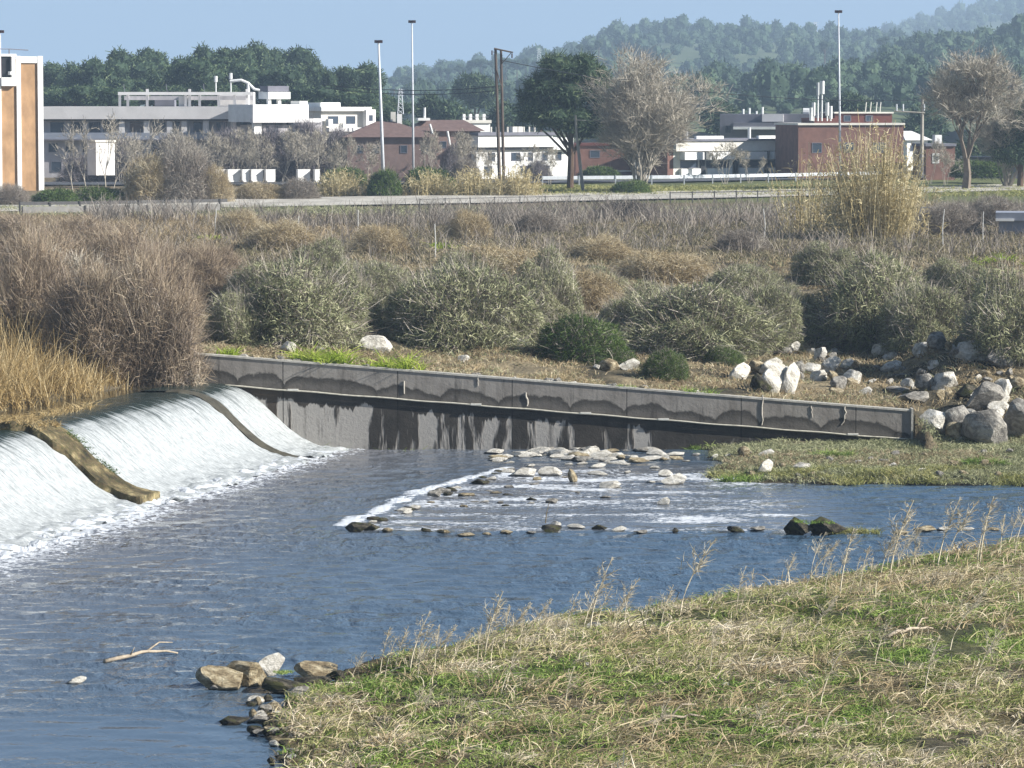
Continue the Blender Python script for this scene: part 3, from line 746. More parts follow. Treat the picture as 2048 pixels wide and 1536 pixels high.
def bush(name, label, cat, px, py, w, h, meshes, dims, group=None, rz=None, off=0.0):
    """bush whose foot shows at px,py and which is w x h photo pixels large"""
    p = on(px, py); s = p[1] / F
    o = thing(name, label, cat, (p[0], p[1] + off, p[2] - .05), rr.uniform(0, 6.3) if rz is None else rz, group)
    for me in meshes: obj(me.name.split('.')[0], me, o)
    o.scale = (w * s / 2 / dims[0] * .92, w * s / 2 / dims[0] * .92, h * s / dims[2] * .80); return o

D = (3.6, 3.6, 3.4)
SH = [bush_meshes(31 + i, *D, 18000, 9000, ML['olive'], ML['twig'], L=(.15, .45), wd=.052, lumps=.5) for i in range(3)]
SHD = bush_meshes(41, *D, 17000, 5000, ML['dark'], ML['twig'], L=(.2, .5), wd=.05)
TM = [bush_meshes(51 + i, 3.4, 3.4, 4.6, 16000, 9000, ML['tam'], ML['tamin'], L=(.4, 1.1), wd=.025, droop=.0, lumps=.5, stiff=.55) for i in range(3)]
for x, y, w, h, k, l in [(590, 682, 350, 190, 0, 'wide olive grey shrub above the left end of the wall'), (700, 668, 170, 170, 1, 'olive shrub at the right shoulder of the leftmost wide shrub'),
                         (930, 690, 330, 200, 2, 'large twiggy grey green shrub behind the dark bush, above mid wall'), (1090, 640, 170, 170, 0, 'pale olive shrub rising behind the twiggy one'),
                         (1390, 706, 360, 170, 1, 'broad brown grey shrub above the right half of the wall'), (1530, 690, 170, 150, 2, 'olive shrub at the right side of the broad brown grey shrub'),
                         (1760, 690, 330, 215, 0, 'tallest dense olive shrub above the boulder slope'), (2030, 700, 260, 200, 1, 'shaded dark shrub cut by the right edge'),
    (480, 690, 150, 130, 1, 'dark twiggy shrub at the left shoulder of the leftmost wide shrub'), (820, 660, 130, 120, 0, 'smaller shaded shrub between the two widest shrubs'), (1010, 690, 170, 140, 1, 'grey twiggy shrub in front of the large one above mid wall'),
    (1250, 690, 150, 120, 2, 'dark low shrub left of the broad brown grey shrub'), (1590, 670, 130, 120, 0, 'narrow olive shrub between the brown grey and the tallest shrub'), (1850, 690, 200, 150, 2, 'twiggy shrub at the right shoulder of the tallest shrub'),
    (640, 560, 160, 100, 1, 'pale olive shrub top behind the leftmost wide shrub'), (1650, 560, 150, 90, 0, 'olive shrub behind the tallest one, to its left'), (1900, 590, 170, 90, 1, 'tan olive shrub behind the tallest one, to its right'),
    (760, 610, 160, 110, 2, 'grey green shrub behind the gap between the two widest shrubs'), (1200, 610, 160, 90, 0, 'olive shrub directly above the round dark green bush'), (1310, 660, 200, 120, 1, 'shaded shrub left of the broad brown grey one, higher up'), (1480, 600, 200, 90, 2, 'pale olive shrub behind the broad brown grey one'),
    (1960, 640, 190, 130, 0, 'dark shrub between the tallest one and the right edge'), (940, 570, 200, 80, 1, 'pale olive shrub top behind the large twiggy one'), (540, 610, 200, 110, 2, 'olive shrub behind and left of the leftmost wide shrub')]:
    bush('shrub', l, 'shrub', x, y, w, h, SH[k], D)
bush('green_bush', 'round dark green bush just above the middle of the wall', 'bush', 1165, 722, 215, 120, SHD, D)
bush('green_bush', 'small rounded green bush right of the bigger dark green one', 'bush', 1330, 752, 105, 70, SHD, D)
bush('green_bush', 'low green bush between the small round one and the boulders', 'bush', 1450, 730, 90, 50, SHD, D)
bush('green_bush', 'dark green low plant behind the bright grass', 'bush', 860, 690, 150, 60, SHD, D)
bush('dark_shrub', 'blackish brown shrub alone in front of the pale road', 'shrub', 1252, 440, 132, 50, bush_meshes(44, *D, 5000, 7000, leafmat('blackish_twigs', [(0., '#2a2624'), (1., '#55504a')], 0), ML['twig'], L=(.4, .9), wd=.08, lumps=.45), D)
for x, y, w, h, k, l in [(60, 740, 260, 310, 0, 'tall reddish brown bare thicket at the left edge'), (190, 760, 260, 270, 1, 'dense brown thicket with pale forked branches behind the reeds'),
                         (310, 768, 230, 300, 2, 'brown thicket reaching down to the head of the weir'), (100, 620, 280, 190, 2, 'upper reddish brown thicket at the far left'),
                         (260, 610, 240, 180, 0, 'upper brown thicket in the middle of the left group'), (400, 600, 180, 130, 1, 'paler brown thicket at the right of the left group'),
                         (20, 520, 200, 110, 1, 'small reddish thicket highest at the left edge'), (170, 510, 230, 90, 0, 'low reddish brown thicket below the guard rail'), (325, 720, 110, 150, 0, 'thin brown thicket beside the left end of the wall'), (300, 560, 200, 90, 2, 'low tan thicket left of the first olive shrub'), (440, 560, 120, 80, 1, 'small tan thicket touching the first olive shrub')]:
    bush('bare_thicket', l, 'thicket', x, y, w, h, TM[k], (3.4, 3.4, 4.6))

def tufts(name, pts, per, hgt, wd, mat, spread=.12, lean=.45, seg=2, droop=-.35, r=rng, wind=(0, 0, 0)):
    pts = np.asarray(pts, float); b = np.repeat(pts, per, 0); n = len(b)
    b = b + np.c_[r.normal(size=(n, 2)) * spread, np.zeros(n)]
    d = unit(np.c_[r.normal(size=(n, 2)) * lean, np.ones(n)] + np.array(wind))
    tint = np.clip(np.repeat(r.random(len(pts)), per) * .55 + r.random(n) * .45, 0, 1)
    L = np.repeat(r.uniform(.6, 1.25, len(pts)), per) * r.uniform(.5, 1.1, n) * hgt
    bend = np.array([0, 0, droop]) + r.normal(size=(n, 3)) * np.array([.35, .35, .05]) + np.array(wind) * .5
    return blades(name, b, d, L, wd * r.uniform(.6, 1.4, n), bend, seg, mat, tint, r)

def scatter(n, x0, x1, y0, y1, keep=None, r=rng):
    """points over the ground between two distances, spread evenly over what shows"""
    Y = r.uniform(y0, y1, n); X = r.uniform(x0, x1, n) * Y
    k = keep(X, Y) if keep else np.ones(n, bool)
    X, Y = X[k], Y[k]; return np.c_[X, Y, T(X, Y)]
# near bank
gr = np.random.default_rng(77)
def bank(X, Y): return (X - Xshore(Y) > .25) & (T(X, Y) > .03)
green_patch = lambda X, Y: sm(.47, .56, fbm(X * .16 + 3, Y * .10, 61)) + .25
pts = scatter(19000, -.08, .17, 62, 108, lambda X, Y: bank(X, Y) & (fbm(X * .9, Y * .7, 66) > .36), gr)
gp = green_patch(pts[:, 0], pts[:, 1]); pick = gr.random(len(pts)) < gp * .72
A_ = pts[~pick]; Bp = pts[pick]
tag(obj('dry_grass', tufts('dry_grass', A_, 11, .62, .026, ML['grass'], .17, .75, 3, -.5, gr, (.3, 0, 0))), 'tangled straw coloured and olive dry grass covering the near bank', 'grass', kind='stuff')
tag(obj('green_grass', tufts('green_grass', Bp, 13, .34, .026, ML['green'], .16, .7, 2, -.5, gr)), 'fresh green grass patches on the near bank', 'grass', kind='stuff')
pts = scatter(4200, -.08, .17, 62, 108, bank, gr)
pts = pts[fbm(pts[:, 0] * .3, pts[:, 1] * .2, 71) > .42]
tag(obj('pale_straw', tufts('pale_straw', pts, 8, 1.1, .028, ML['straw'], .14, .85, 3, -.55, gr, (.35, 0, 0))), 'long pale dead straw lying over the near bank', 'straw', kind='stuff')
pts = scatter(5200, -.08, .17, 62, 108, lambda X, Y: bank(X, Y) & (X - Xshore(Y) < 2.2), gr)
tag(obj('shore_weeds', tufts('shore_weeds', pts, 8, .30, .026, ML['rust'], .14, .7, 2, -.4, gr)), 'rusty low weeds along the edge of the near bank', 'weeds', kind='stuff')
# tall dry weed stalks with feathery heads
M_stem = plain('dry_stem', '#cfc3a8', .9, .2, 3)
ML['wisp'] = leafmat('dry_wisps', [(0., '#b0a48c'), (1., '#ded4bc')], .4)
ML['fieldmix'] = leafmat('field_mix', [(0., '#4c4c36'), (.4, '#767052'), (.7, '#948670'), (1., '#bcb094')], .15)
ML['meadow'] = leafmat('meadow_grass', [(0., '#5c6238'), (.5, '#98985c'), (1., '#c6b98a')], .25)
def weed_mesh(seed, h, lean):
    r = np.random.default_rng(seed); t = np.linspace(0, 1, 7)
    P = np.c_[lean * t ** 1.6 * h, .15 * (r.normal()) * t * h, t * h]
    s1 = MB().tube(P, np.linspace(.017, .009, 7), 4)
    m1 = s1.me('stem', M_stem)
    bs = []; ds = []; Ls = []
    for k in range(r.integers(12, 20)):
        u = r.uniform(.45, .98); q = np.array([np.interp(u, t, P[:, i]) for i in range(3)])
        d0 = unit(np.array([r.normal() * .6 + lean * .6, r.normal() * .6, .8])); L0 = h * (1.08 - u) * r.uniform(.4, .9)
        for j in range(9):
            v = j / 8; bs.append(q + d0 * L0 * v * .7); ds.append(unit(d0 + r.normal(size=3) * (.15 if j == 0 else .5))); Ls.append(L0 if j == 0 else L0 * .35)
    m2 = blades('seed_head', np.array(bs), np.array(ds), np.array(Ls), .020, r.normal(size=(len(bs), 3)) * .15 + np.array([lean * .5, 0, -.2]), 2, ML['wisp'], r=r)
    return m1, m2
WM = [weed_mesh(200 + i, 1.5, l) for i, l in enumerate([.2, .35, .5, .3, .65, .1])]
k = 0
for x, y, h in [(1680, 1195, 95), (1650, 1190, 60), (1360, 1235, 100), (970, 1320, 95), (1000, 1320, 80), (1040, 1315, 70), (1060, 1300, 60), (870, 1345, 70), (820, 1350, 85), (760, 1355, 80), (700, 1375, 60),
                (835, 1370, 60), (900, 1335, 50), (1165, 1285, 75), (1180, 1270, 100), (1220, 1265, 60), (1250, 1255, 45), (1290, 1255, 50), (1720, 1180, 70), (1760, 1165, 80), (1780, 1160, 110), (1820, 1150, 60),
                (1875, 1145, 110), (1890, 1140, 90), (1955, 1130, 85), (1960, 1130, 100), (2000, 1120, 60), (2030, 1115, 75), (1740, 1175, 55), (1700, 1190, 50), (1480, 1225, 30), (1100, 1290, 55), (1130, 1280, 60),
                (830, 1440, 60), (845, 1440, 50), (1560, 1300, 60), (1620, 1290, 70), (1900, 1300, 80), (1300, 1500, 90), (1640, 1420, 90), (1500, 1480, 70), (1850, 1400, 90), (1130, 1430, 60), (1000, 1400, 70), (1950, 1380, 90), (1750, 1330, 80), (1420, 1350, 70)] + [(x, 1352 - (x - 740) * .205 - (12 if x > 1500 else 0) + rr.uniform(-4, 26), rr.uniform(35, 75)) for x in rr.uniform(740, 2040, 34)]:
    p = on(x, y); h *= rr.uniform(1.1, 1.6)
    if k < 6: 
        o = thing('dry_weed', '', 'weed', p); [obj(q.name.split('.')[0], q, o) for q in WM[k]]; WMo = globals().setdefault('WMo', []); WMo.append(o)
    else: o = copy_tree(WMo[rr.integers(6)], p)
    o.rotation_euler = (0, 0, rr.uniform(-.4, .4)); o.scale = (h * p[1] / F / 1.5,) * 3
    tag(o, 'tall dry stalk with feathery head standing at the shore against the river' if y < 1352 - (x - 740) * .205 + 16 else 'dry stalk leaning out of the tangled grass of the near bank', 'weed', 'tall dry stalks on the near bank'); k += 1
# fallen branches and driftwood
M_drift = plain('bleached_wood', '#a89a86', .9, .35, 6, .4)
def branch(px, py, px2, py2, rad, label, z=None, name='fallen_branch'):
    a = on(px, py) if z is None else gnd(px, py, z); b_ = on(px2, py2) if z is None else gnd(px2, py2, z)
    t = np.linspace(0, 1, 8)[:, None]; P = (a + (b_ - a) * t) - a; P[:, 2] += .05 + .10 * np.sin(t[:, 0] * 3.1) + rr.normal(size=8) * .02; P[:, :2] += rr.normal(size=(8, 2)) * .04
    mb = MB().tube(P, np.linspace(rad, rad * .4, 8), 6); q = P[4]
    mb.tube([q, q + (P[6] - P[4]) * .6 + np.array([0, .2, .18]), q + (P[7] - P[4]) * .8 + np.array([0, .3, .2])], [rad * .5, rad * .35, rad * .15], 5)
    q = P[2]; mb.tube([q, q + np.array([.12, -.1, .22])], [rad * .4, rad * .15], 5)
    tag(mb.build(name, M_drift, None, a, smooth=True), label, 'branch')
branch(215, 1328, 355, 1306, .055, 'bleached drift branch lying in the river at lower left', 0.0, 'driftwood')
branch(690, 1502, 830, 1478, .05, 'curved bleached branch lying in grass at the bottom left of the bank')
branch(1280, 1458, 1400, 1440, .05, 'thick bleached branch on brown ground near the bottom centre')
branch(1780, 1278, 1870, 1262, .05, 'grey branch lying half way up the grassy bank at right')
branch(1560, 1480, 1640, 1462, .03, 'thin pale branch low on the bank right of the centre')
branch(980, 1425, 1080, 1440, .03, 'thin pale branch across the dry grass left of the centre')
M_ = MB().tube([(0, 0, 0), (.03, 0, .3), (.1, 0, .6), (.22, 0, .78)], [.018, .014, .01, .005], 5).build('dry_reed', ML['straw'], None, gnd(1091, 1056, 0) + np.array([0, 0, .15]))
tag(M_, 'single dry reed bent over the dark midstream rock', 'reed')
# plants on the river rocks, the gravel bar and the divider
gb = np.random.default_rng(88)
def tuft_at(name, label, cat, px, py, w, n, per, hgt, wd, mat, z=None, group=None, depth=.5, **k):
    p = on(px, py) if z is None else gnd(px, py, z); s = p[1] / F
    q = np.c_[gb.uniform(-.5, .5, n) * w * s, gb.uniform(-.5, .5, n) * depth, np.zeros(n)]
    if z is None: q[:, 2] = T(p[0] + q[:, 0], p[1] + q[:, 1]) - p[2]
    return tag(obj(name, tufts(name, q, per, hgt, wd, mat, .06, r=gb, **k), None, p), label, cat, group)
tuft_at('moss', 'yellow green moss and grass on the right flank of the midstream boulders', 'moss', 1705, 1066, 110, 60, 14, .28, .02, ML['meadow'], .02, depth=.5)
tuft_at('moss', 'green weed tuft on top of the two midstream boulders', 'moss', 1630, 1046, 70, 14, 12, .18, .02, ML['green'], .45)
tuft_at('moss', 'green moss on the cream block in the near rubble', 'moss', 568, 1345, 40, 12, 14, .12, .02, ML['green'], .25)
pts = scatter(9000, .055, .18, 117.5, 131, lambda X, Y: T(X, Y) > .02, gb)
tag(obj('bar_weeds', tufts('bar_weeds', pts, 8, .26, .028, ML['olive'], .15, .6, r=gb)), 'olive weeds covering the low gravel bar in front of the wall end', 'weeds', kind='stuff')
pts = scatter(3600, .055, .18, 117.3, 121.5, lambda X, Y: (T(X, Y) > .0) & (fbm(X * .7, Y * .7, 12) > .5), gb)
tag(obj('bar_grass', tufts('bar_grass', pts, 9, .30, .03, ML['meadow'], .15, .6, r=gb)), 'yellow green grass along the water edge of the gravel bar', 'grass', kind='stuff')
pts = scatter(900, .06, .14, 122, 127, lambda X, Y: (T(X, Y) > .0), gb)
tag(obj('bar_dry_weeds', tufts('bar_dry_weeds', pts, 9, .3, .03, ML['rust'], .15, .6, r=gb)), 'rusty dry weeds in the middle of the gravel bar', 'weeds', kind='stuff')
for x, y, w, h, l in [(1400, 900, 70, .5, 'leafy green plant at the foot of the wall behind the white rubble'), (1245, 900, 60, .3, 'small green and brown plant at the wall foot left of the leafy one'), (1485, 965, 80, .55, 'dense green plant at the left tip of the gravel bar'),
                      (1665, 915, 80, .5, 'spiky grey green plant on the bar under the right part of the wall'), (1305, 900, 50, .35, 'brown dead clump against the wall foot between two green plants'), (1960, 930, 100, .45, 'green weeds on the bar near the right edge')]:
    tuft_at('weed_clump', l, 'plant', x, y, w, 22, 16, h, .035, ML['rust'] if 'brown dead' in l else ML['green'])
for x, w, n in [(640, 110, 30), (805, 80, 26), (455, 50, 14), (760, 60, 14)]:
    y = 706 + (x - 385) * .079 + 4
    tuft_at('bright_grass', 'clump of bright yellow green grass %s' % {640: 'left of the big white boulder', 805: 'right of the big white boulder', 455: 'at the left end of the wall top', 760: 'just below the big white boulder'}[x], 'grass clump', x, y, w, n, 16, 1.15 if n > 20 else .6, .05, ML['lush'], depth=1.4)
# divider top: dry grass and dark moss
def on_div(n, y0, y1, o0, o1, h):
    Y = gb.uniform(y0, y1, n); O = gb.uniform(o0, o1, n); return np.c_[Xcrest(Y) + O, Y, weir_z(O) + h]
tag(obj('divider_grass', tufts('divider_grass', on_div(150, 112.1, 114.0, -1.2, .9, .30), 9, .26, .022, ML['reed'], .08, .7, r=gb)), 'dry golden grass growing on the head of the broad weir divider', 'grass')
tag(obj('divider_moss', tufts('divider_moss', on_div(90, 113.7, 114.2, 1.1, 2.7, .28), 8, .16, .02, ML['dark'], .06, .7, r=gb)), 'dark green moss along the far edge of the broad weir divider', 'moss')
# reed bed behind the crest
pts = np.array([q for q in np.c_[gb.uniform(-26, -9, 5200), gb.uniform(116.5, 133.5, 5200)] if q[0] < Xcrest(q[1]) - 2.7 - .4 * math.sin(q[1] * 1.7) and q[1] > 118.5])
pts = np.c_[pts, np.maximum(T(pts[:, 0], pts[:, 1]), 2.4)]
hr = .55 + 1.1 * sm(-13, -18, pts[:, 0])
r1 = pts[gb.random(len(pts)) < .6]
b = np.repeat(r1, 8, 0); n = len(b); b[:, :2] += gb.normal(size=(n, 2)) * .1
hh = np.repeat(.9 + 1.3 * sm(-14.5, -18.5, r1[:, 0]), 8) * gb.uniform(.5, 1.1, n)
tag(obj('reed_bed', blades('reed_bed', b, unit(np.c_[gb.normal(size=(n, 2)) * .3, np.ones(n)]), hh, .035, gb.normal(size=(n, 3)) * .3 + [0, 0, -.25], 3, ML['reed'], r=gb)), 'golden reed bed standing in the water behind the weir crest', 'reeds', kind='stuff')
r2 = np.c_[gb.uniform(-19.5, -14.6, 300), np.zeros(300), np.zeros(300)]; r2[:, 1] = 131 - (-10.9 - .9 - r2[:, 0]) / .28 + gb.normal(size=300) * .6
r2 = r2[(r2[:, 1] > 108)]; r2[:, 2] = 2.45
tag(obj('crest_reeds', tufts('crest_reeds', r2, 10, .45, .03, ML['reed'], .15, .8, r=gb)), 'broken brown reeds caught on the weir crest', 'reeds', kind='stuff')
# bank above the wall, and the field beyond
gf = np.random.default_rng(99)
pts = scatter(24000, -.17, .17, 131.6, 186, lambda X, Y: (fbm(X * .5, Y * .4, 15) > .36), gf)
q = gf.random(len(pts)); 
tag(obj('bank_grass', tufts('bank_grass', pts[q < .5], 8, .38, .032, ML['straw'], .2, .6, r=gf)), 'dry straw grass on the bank above the wall', 'grass', kind='stuff')
tag(obj('bank_weeds', tufts('bank_weeds', pts[(q >= .5) & (q < .8)], 9, .42, .035, ML['rust'], .2, .6, r=gf)), 'rust brown weeds on the bank above the wall', 'weeds', kind='stuff')
tag(obj('bank_herbs', tufts('bank_herbs', pts[q >= .8], 9, .36, .035, ML['olive'], .2, .6, r=gf)), 'grey green herbs on the bank above the wall', 'weeds', kind='stuff')
pts = scatter(9000, -.17, .17, 180, 262, None, gf); q = fbm(pts[:, 0] * .06, pts[:, 1] * .035, 25, 3) + gf.normal(size=len(pts)) * .05
tag(obj('field_grass', tufts('field_grass', pts[q > .5], 10, .75, .05, ML['rust'], .4, .45, r=gf)), 'brown grass field between the bank and the road', 'grass', kind='stuff')
tag(obj('field_scrub', tufts('field_scrub', pts[(q <= .5) & (q > .44)], 10, .85, .055, ML['fieldmix'], .4, .45, r=gf)), 'pale dry scrub in the field below the road', 'scrub', kind='stuff')
tag(obj('field_herbs', tufts('field_herbs', pts[(q <= .44)], 10, .6, .055, ML['fieldmix'], .4, .5, r=gf)), 'olive scrub in the field below the road', 'scrub', kind='stuff')
pts = scatter(700, -.17, .17, 188, 240, None, gf)
tag(obj('dry_stalks', tufts('dry_stalks', pts, 6, 1.5, .05, ML['grey'], .25, .25, 3, -.1, r=gf)), 'scattered tall dry stalks standing in the brown field', 'stalks', kind='stuff')
pts = scatter(2600, -.12, .17, 236, 268, lambda X, Y: fbm(X * .08, Y * .1, 35) > .42, gf)
tag(obj('dead_weeds', tufts('dead_weeds', pts, 7, 1.7, .06, ML['grey'], .3, .22, 3, -.1, r=gf)), 'band of tall grey dead weeds in front of the road', 'weeds', kind='stuff')
pts = scatter(3500, -.17, .17, 262, 284, None, gf)
tag(obj('roadside_weeds', tufts('roadside_weeds', pts, 9, .55, .06, ML['olive'], .4, .6, r=gf)), 'low green weeds along the near side of the pale road', 'weeds', kind='stuff')
pts = scatter(4000, -.02, .17, 318, 356, lambda X, Y: Y > gnd(1300, 396, 4.5)[1] - 40 + 6, gf)
tag(obj('verge_grass', tufts('verge_grass', pts, 7, .5, .08, ML['meadow'], .4, .6, r=gf)), 'yellow green grass verge between the two roads', 'grass', kind='stuff')
for x, y, w, n, l in [(420, 480, 70, 10, 'small bright green clump in the field on the left'), (890, 498, 60, 10, 'small bright green clump in the field near the middle'), (2010, 520, 120, 20, 'bright green clump at the right end of the field')]:
    tuft_at('green_clump', l, 'plant', x, y, w, n, 14, .6, .07, ML['lush'], depth=3)
# yellow reeds behind the pale road and the giant cane clump
def canes(name, label, px, py, w, n, h0, h1, mat, depth, label_cat='cane', wd=.07, group=None, y=None):
    p = on(px, py) if y is None else at(px, py, y); s = p[1] / F
    nn = n; b0 = np.c_[gf.normal(size=nn) * w * s * .26, gf.uniform(-.5, .5, nn) * depth, np.zeros(nn)]
    h = gf.uniform(h0, h1, nn) * (1 - .5 * np.clip(np.abs(b0[:, 0]) / (w * s * .5), 0, 1.3) ** 2); d = unit(np.c_[b0[:, 0] / (w * s) * .5 + gf.normal(size=nn) * .10, gf.normal(size=nn) * .1, np.ones(nn)])
    o = thing(name, label, label_cat, p, 0, group)
    obj('stalks', blades('stalks', b0, d, h, wd * .8, gf.normal(size=(nn, 3)) * .08, 3, mat, r=gf, taper=.5), o)
    k = np.repeat(np.arange(nn), 12); u = gf.uniform(.1, 1.05, len(k)); q = b0[k] + d[k] * (h[k] * u)[:, None]
    obj('leaves', blades('leaves', q, unit(d[k] * .8 + gf.normal(size=(len(k), 3)) * .5), gf.uniform(.3, .8, len(k)), wd * .9, np.array([0, 0, -.6]) + gf.normal(size=(len(k), 3)) * .3, 2, mat, r=gf), o)
    return o
canes('cane_clump', 'large clump of tall yellow giant cane in front of the brick building', 1742, 478, 165, 470, 2.6, 7.2, ML['cane'], 5)
canes('cane_clump', 'thinner lower cane clump left of the large yellow one', 1625, 468, 130, 90, 2.0, 5.8, ML['cane'], 4)
canes('cane_clump', 'sparse low cane at the right foot of the large yellow clump', 1830, 440, 90, 60, 1.5, 3.2, ML['cane'], 3)
for x, w, h, l in [(680, 90, 2.4, 'yellow reed clump behind the pale road, left of the lamp mast'), (760, 80, 2.0, 'yellow reed clump around the foot of the nearer lamp mast'), (860, 100, 2.3, 'yellow reed clump right of the second lamp mast'),
                   (950, 110, 2.6, 'dense yellow reed clump left of the twin pole'), (1030, 110, 2.6, 'dense yellow reed clump right of the twin pole')]:
    canes('reed_clump', l, x, 398, w, 150, h * .5, h * 1.15, ML['cane'], 4, 'reeds', .085, y=318)
# ------------------------------------------------------------------ trees
def crown_geo(cl, n, lw, r, leaf=(.35, .7), seg=2):
    """leaves on lumpy ellipsoids; returns blades and a leafy opaque core"""
    Vs = []; Fs = []; Ts = []; o = 0
    vol = np.array([c[3] * c[5] for c in cl]); vol = vol / vol.sum()
    for c, w in zip(cl, vol):
        k = max(30, int(n * w)); v = unit(r.normal(size=(k, 3))); v = v[v[:, 2] > -.75]; k = len(v)
        rad = (.72 + .45 * fbm(v[:, 0] * 2.5 + c[0], v[:, 1] * 2.5 + v[:, 2] * 3, 5, 3)) * (1 - .28 * r.random(k) ** 2)
        b = np.array(c[:3]) + v * rad[:, None] * np.array(c[3:6])
        d = unit(v * .6 + r.normal(size=(k, 3)) * .7)
        V, Fq, m_ = blades_geo(b, d, r.uniform(*leaf, k), lw * r.uniform(.6, 1.3, k), r.normal(size=(k, 3)) * .3, seg, r, .6)
        Vs.append(V); Fs.append(Fq + o); o += len(V); Ts.append(np.repeat(r.random(k), m_))
    V4, F4, T4 = np.concatenate(Vs), np.concatenate(Fs), np.concatenate(Ts)
    cv = []; cf = []
    for c in cl:
        q = ICO1 * (.62 + .3 * _h(ICO1[:, 0] * 7, ICO1[:, 1] * 9 + c[0], 3)[:, None]) * np.array(c[3:6]) + np.array(c[:3])
        cv.append(q); cf.append(ICO1F + o); o += len(q)
    V = np.vstack([V4] + cv); return V, [F4, np.concatenate(cf)], np.concatenate([T4, np.full(len(V) - len(V4), .15)])
def crown(name, cl, n, lw, mat, r, leaf=(.35, .7)):
    V, Fs, t = crown_geo(cl, n, lw, r, leaf); return mesh(name, V, Fs, mat, attrs={'tint': t})
def pine_proto(seed, n=3600):
    r = np.random.default_rng(seed); cl = []
    for i in range(r.integers(8, 12)):
        a = r.uniform(0, 6.28); q = r.uniform(.3, 2.3); h = 11 - .42 * q * q * .6 - r.uniform(0, 2.2)
        cl.append((q * math.cos(a), q * math.sin(a), h, r.uniform(1.2, 1.9), r.uniform(1.2, 1.9), r.uniform(1.0, 1.5)))
    for i in range(3): a = r.uniform(0, 6.28); cl.append((1.5 * math.cos(a), 1.5 * math.sin(a), r.uniform(5.5, 8), 1.1, 1.1, .8))
    tr = MB().tube([(0, 0, -1), (.1, 0, 3), (-.1, .1, 6), (.05, 0, 9.5)], [.28, .22, .17, .08], 7)
    for c in cl: tr.tube([(0, 0, c[2] - 2.4), (c[0] * .6, c[1] * .6, c[2] - 1.1), (c[0], c[1], c[2])], [.12, .08, .03], 5)
    return crown('crown', cl, n, .16, ML['pine'], r, (.18, .42)), tr.me('trunk', M_pbark)
PP = [pine_proto(300 + i) for i in range(5)]
def tree(name, label, cat, meshes, loc, sc, rz=0., group=None):
    o = thing(name, label, cat, loc, rz, group)
    for me in meshes: obj(me.name.split('.')[0], me, o)
    o.scale = sc if hasattr(sc, '__len__') else (sc,) * 3; return o
rt = np.random.default_rng(17)
GP = 'pines of the stand behind the grey building'
for i, (x, y, w) in enumerate([(105, 115, 84), (158, 118, 60), (205, 103, 78), (250, 88, 92), (300, 98, 76), (175, 160, 90), (335, 122, 64), (372, 98, 74), (415, 80, 74), (395, 118, 96), (470, 80, 76), (525, 76, 64), (580, 80, 100),
                               (622, 108, 60), (460, 114, 110), (520, 118, 100), (652, 126, 40), (690, 120, 76), (726, 117, 84), (570, 136, 96), (270, 146, 100), (330, 165, 90), (620, 158, 76), (700, 165, 100), (130, 178, 100), (745, 178, 80), (785, 192, 70), (90, 160, 90), (440, 160, 100), (230, 175, 90)]):
    Y = 560 + rt.uniform(-25, 25) - (y - 80) * .9; p = at(x, y, Y); s = Y / F; g = float(T(p[0], Y)); w *= 1.2
    hz = (p[2] - g) / 12.0; sx = w * s / 5.6
    ex = {3: 'tall pine with a rounded top left of the gap in the stand', 12: 'broadest pine at the highest right end of the stand', 18: 'flat topped pine standing right of the gap with sky below its crown'}.get(i)
    tree('pine_tree', ex or 'rounded dark pine in the stand behind the long grey building', 'pine tree', PP[i % 5], (p[0], Y, g), (sx, sx, hz), rt.uniform(0, 6), None if ex else GP)
for i, (x, y, w) in enumerate([(788, 152, 20), (812, 149, 22), (835, 144, 16), (860, 143, 20), (882, 131, 12), (896, 134, 16), (920, 126, 26), (943, 121, 22), (962, 117, 26), (985, 118, 20), (1012, 114, 20), (1034, 117, 24), (1052, 117, 20), (1072, 120, 20), (1092, 112, 18), (1160, 86, 14), (1178, 88, 18), (1198, 80, 20), (1650, 82, 24), (1770, 72, 26)]):
    Y = 1500; p = at(x, y, Y); s = Y / F; g = at(x, y + 42, Y)[2]; sx = w * s / 5.2
    tree('ridge_pine', 'small lone pine on the distant ridge line against the sky', 'pine tree', PP[(i * 2) % 5], (p[0], Y, g), (sx, sx, (p[2] - g) / 11.8), rt.uniform(0, 6), 'lone pines along the distant ridge')
def big_tree(name, label, cat, px, py, Y, cl, n, lw, mat, bark, leaf=(.35, .7)):
    """crown given as photo ellipses (px, py, rx, rz) around a trunk whose foot is at px, py"""
    s = Y / F; r = np.random.default_rng(int(px)); base = at(px, py, Y); base[2] = float(T(base[0], Y)); C = []
    for (a, b, rx, rz_) in cl:
        q = at(a, b, Y) - base; C.append((q[0], r.uniform(-.4, .4) * rx * s, q[2], rx * s, rx * s, rz_ * s))
    top = max(c[2] for c in C)
    tr = MB().tube([(0, 0, -.5), (.1, 0, top * .3), (0, .1, top * .6), (0, 0, top * .9)], [.35, .28, .18, .06], 8)
    for c in C: tr.tube([(0, 0, c[2] * .45), (c[0] * .5, c[1] * .5, c[2] * .75), (c[0], c[1], c[2])], [.14, .10, .03], 5)
    return tree(name, label, cat, (crown('crown', C, n, lw, mat, r, leaf), tr.me('trunk', bark)), base, 1)
big_tree('conifer_tree', 'large dark evergreen with feathery crown left of the big bare tree', 'tree', 1140, 365, 345,
         [(1125, 135, 45, 28), (1165, 140, 36, 34), (1085, 170, 40, 26), (1140, 185, 50, 36), (1070, 215, 36, 28), (1110, 235, 48, 30), (1150, 240, 46, 34), (1180, 255, 40, 30), (1195, 170, 30, 44), (1210, 225, 30, 40), (1060, 190, 26, 16), (1100, 125, 20, 16), (1055, 235, 18, 12)], 11000, .11, ML['pine'], M_pbark, (.3, .7))
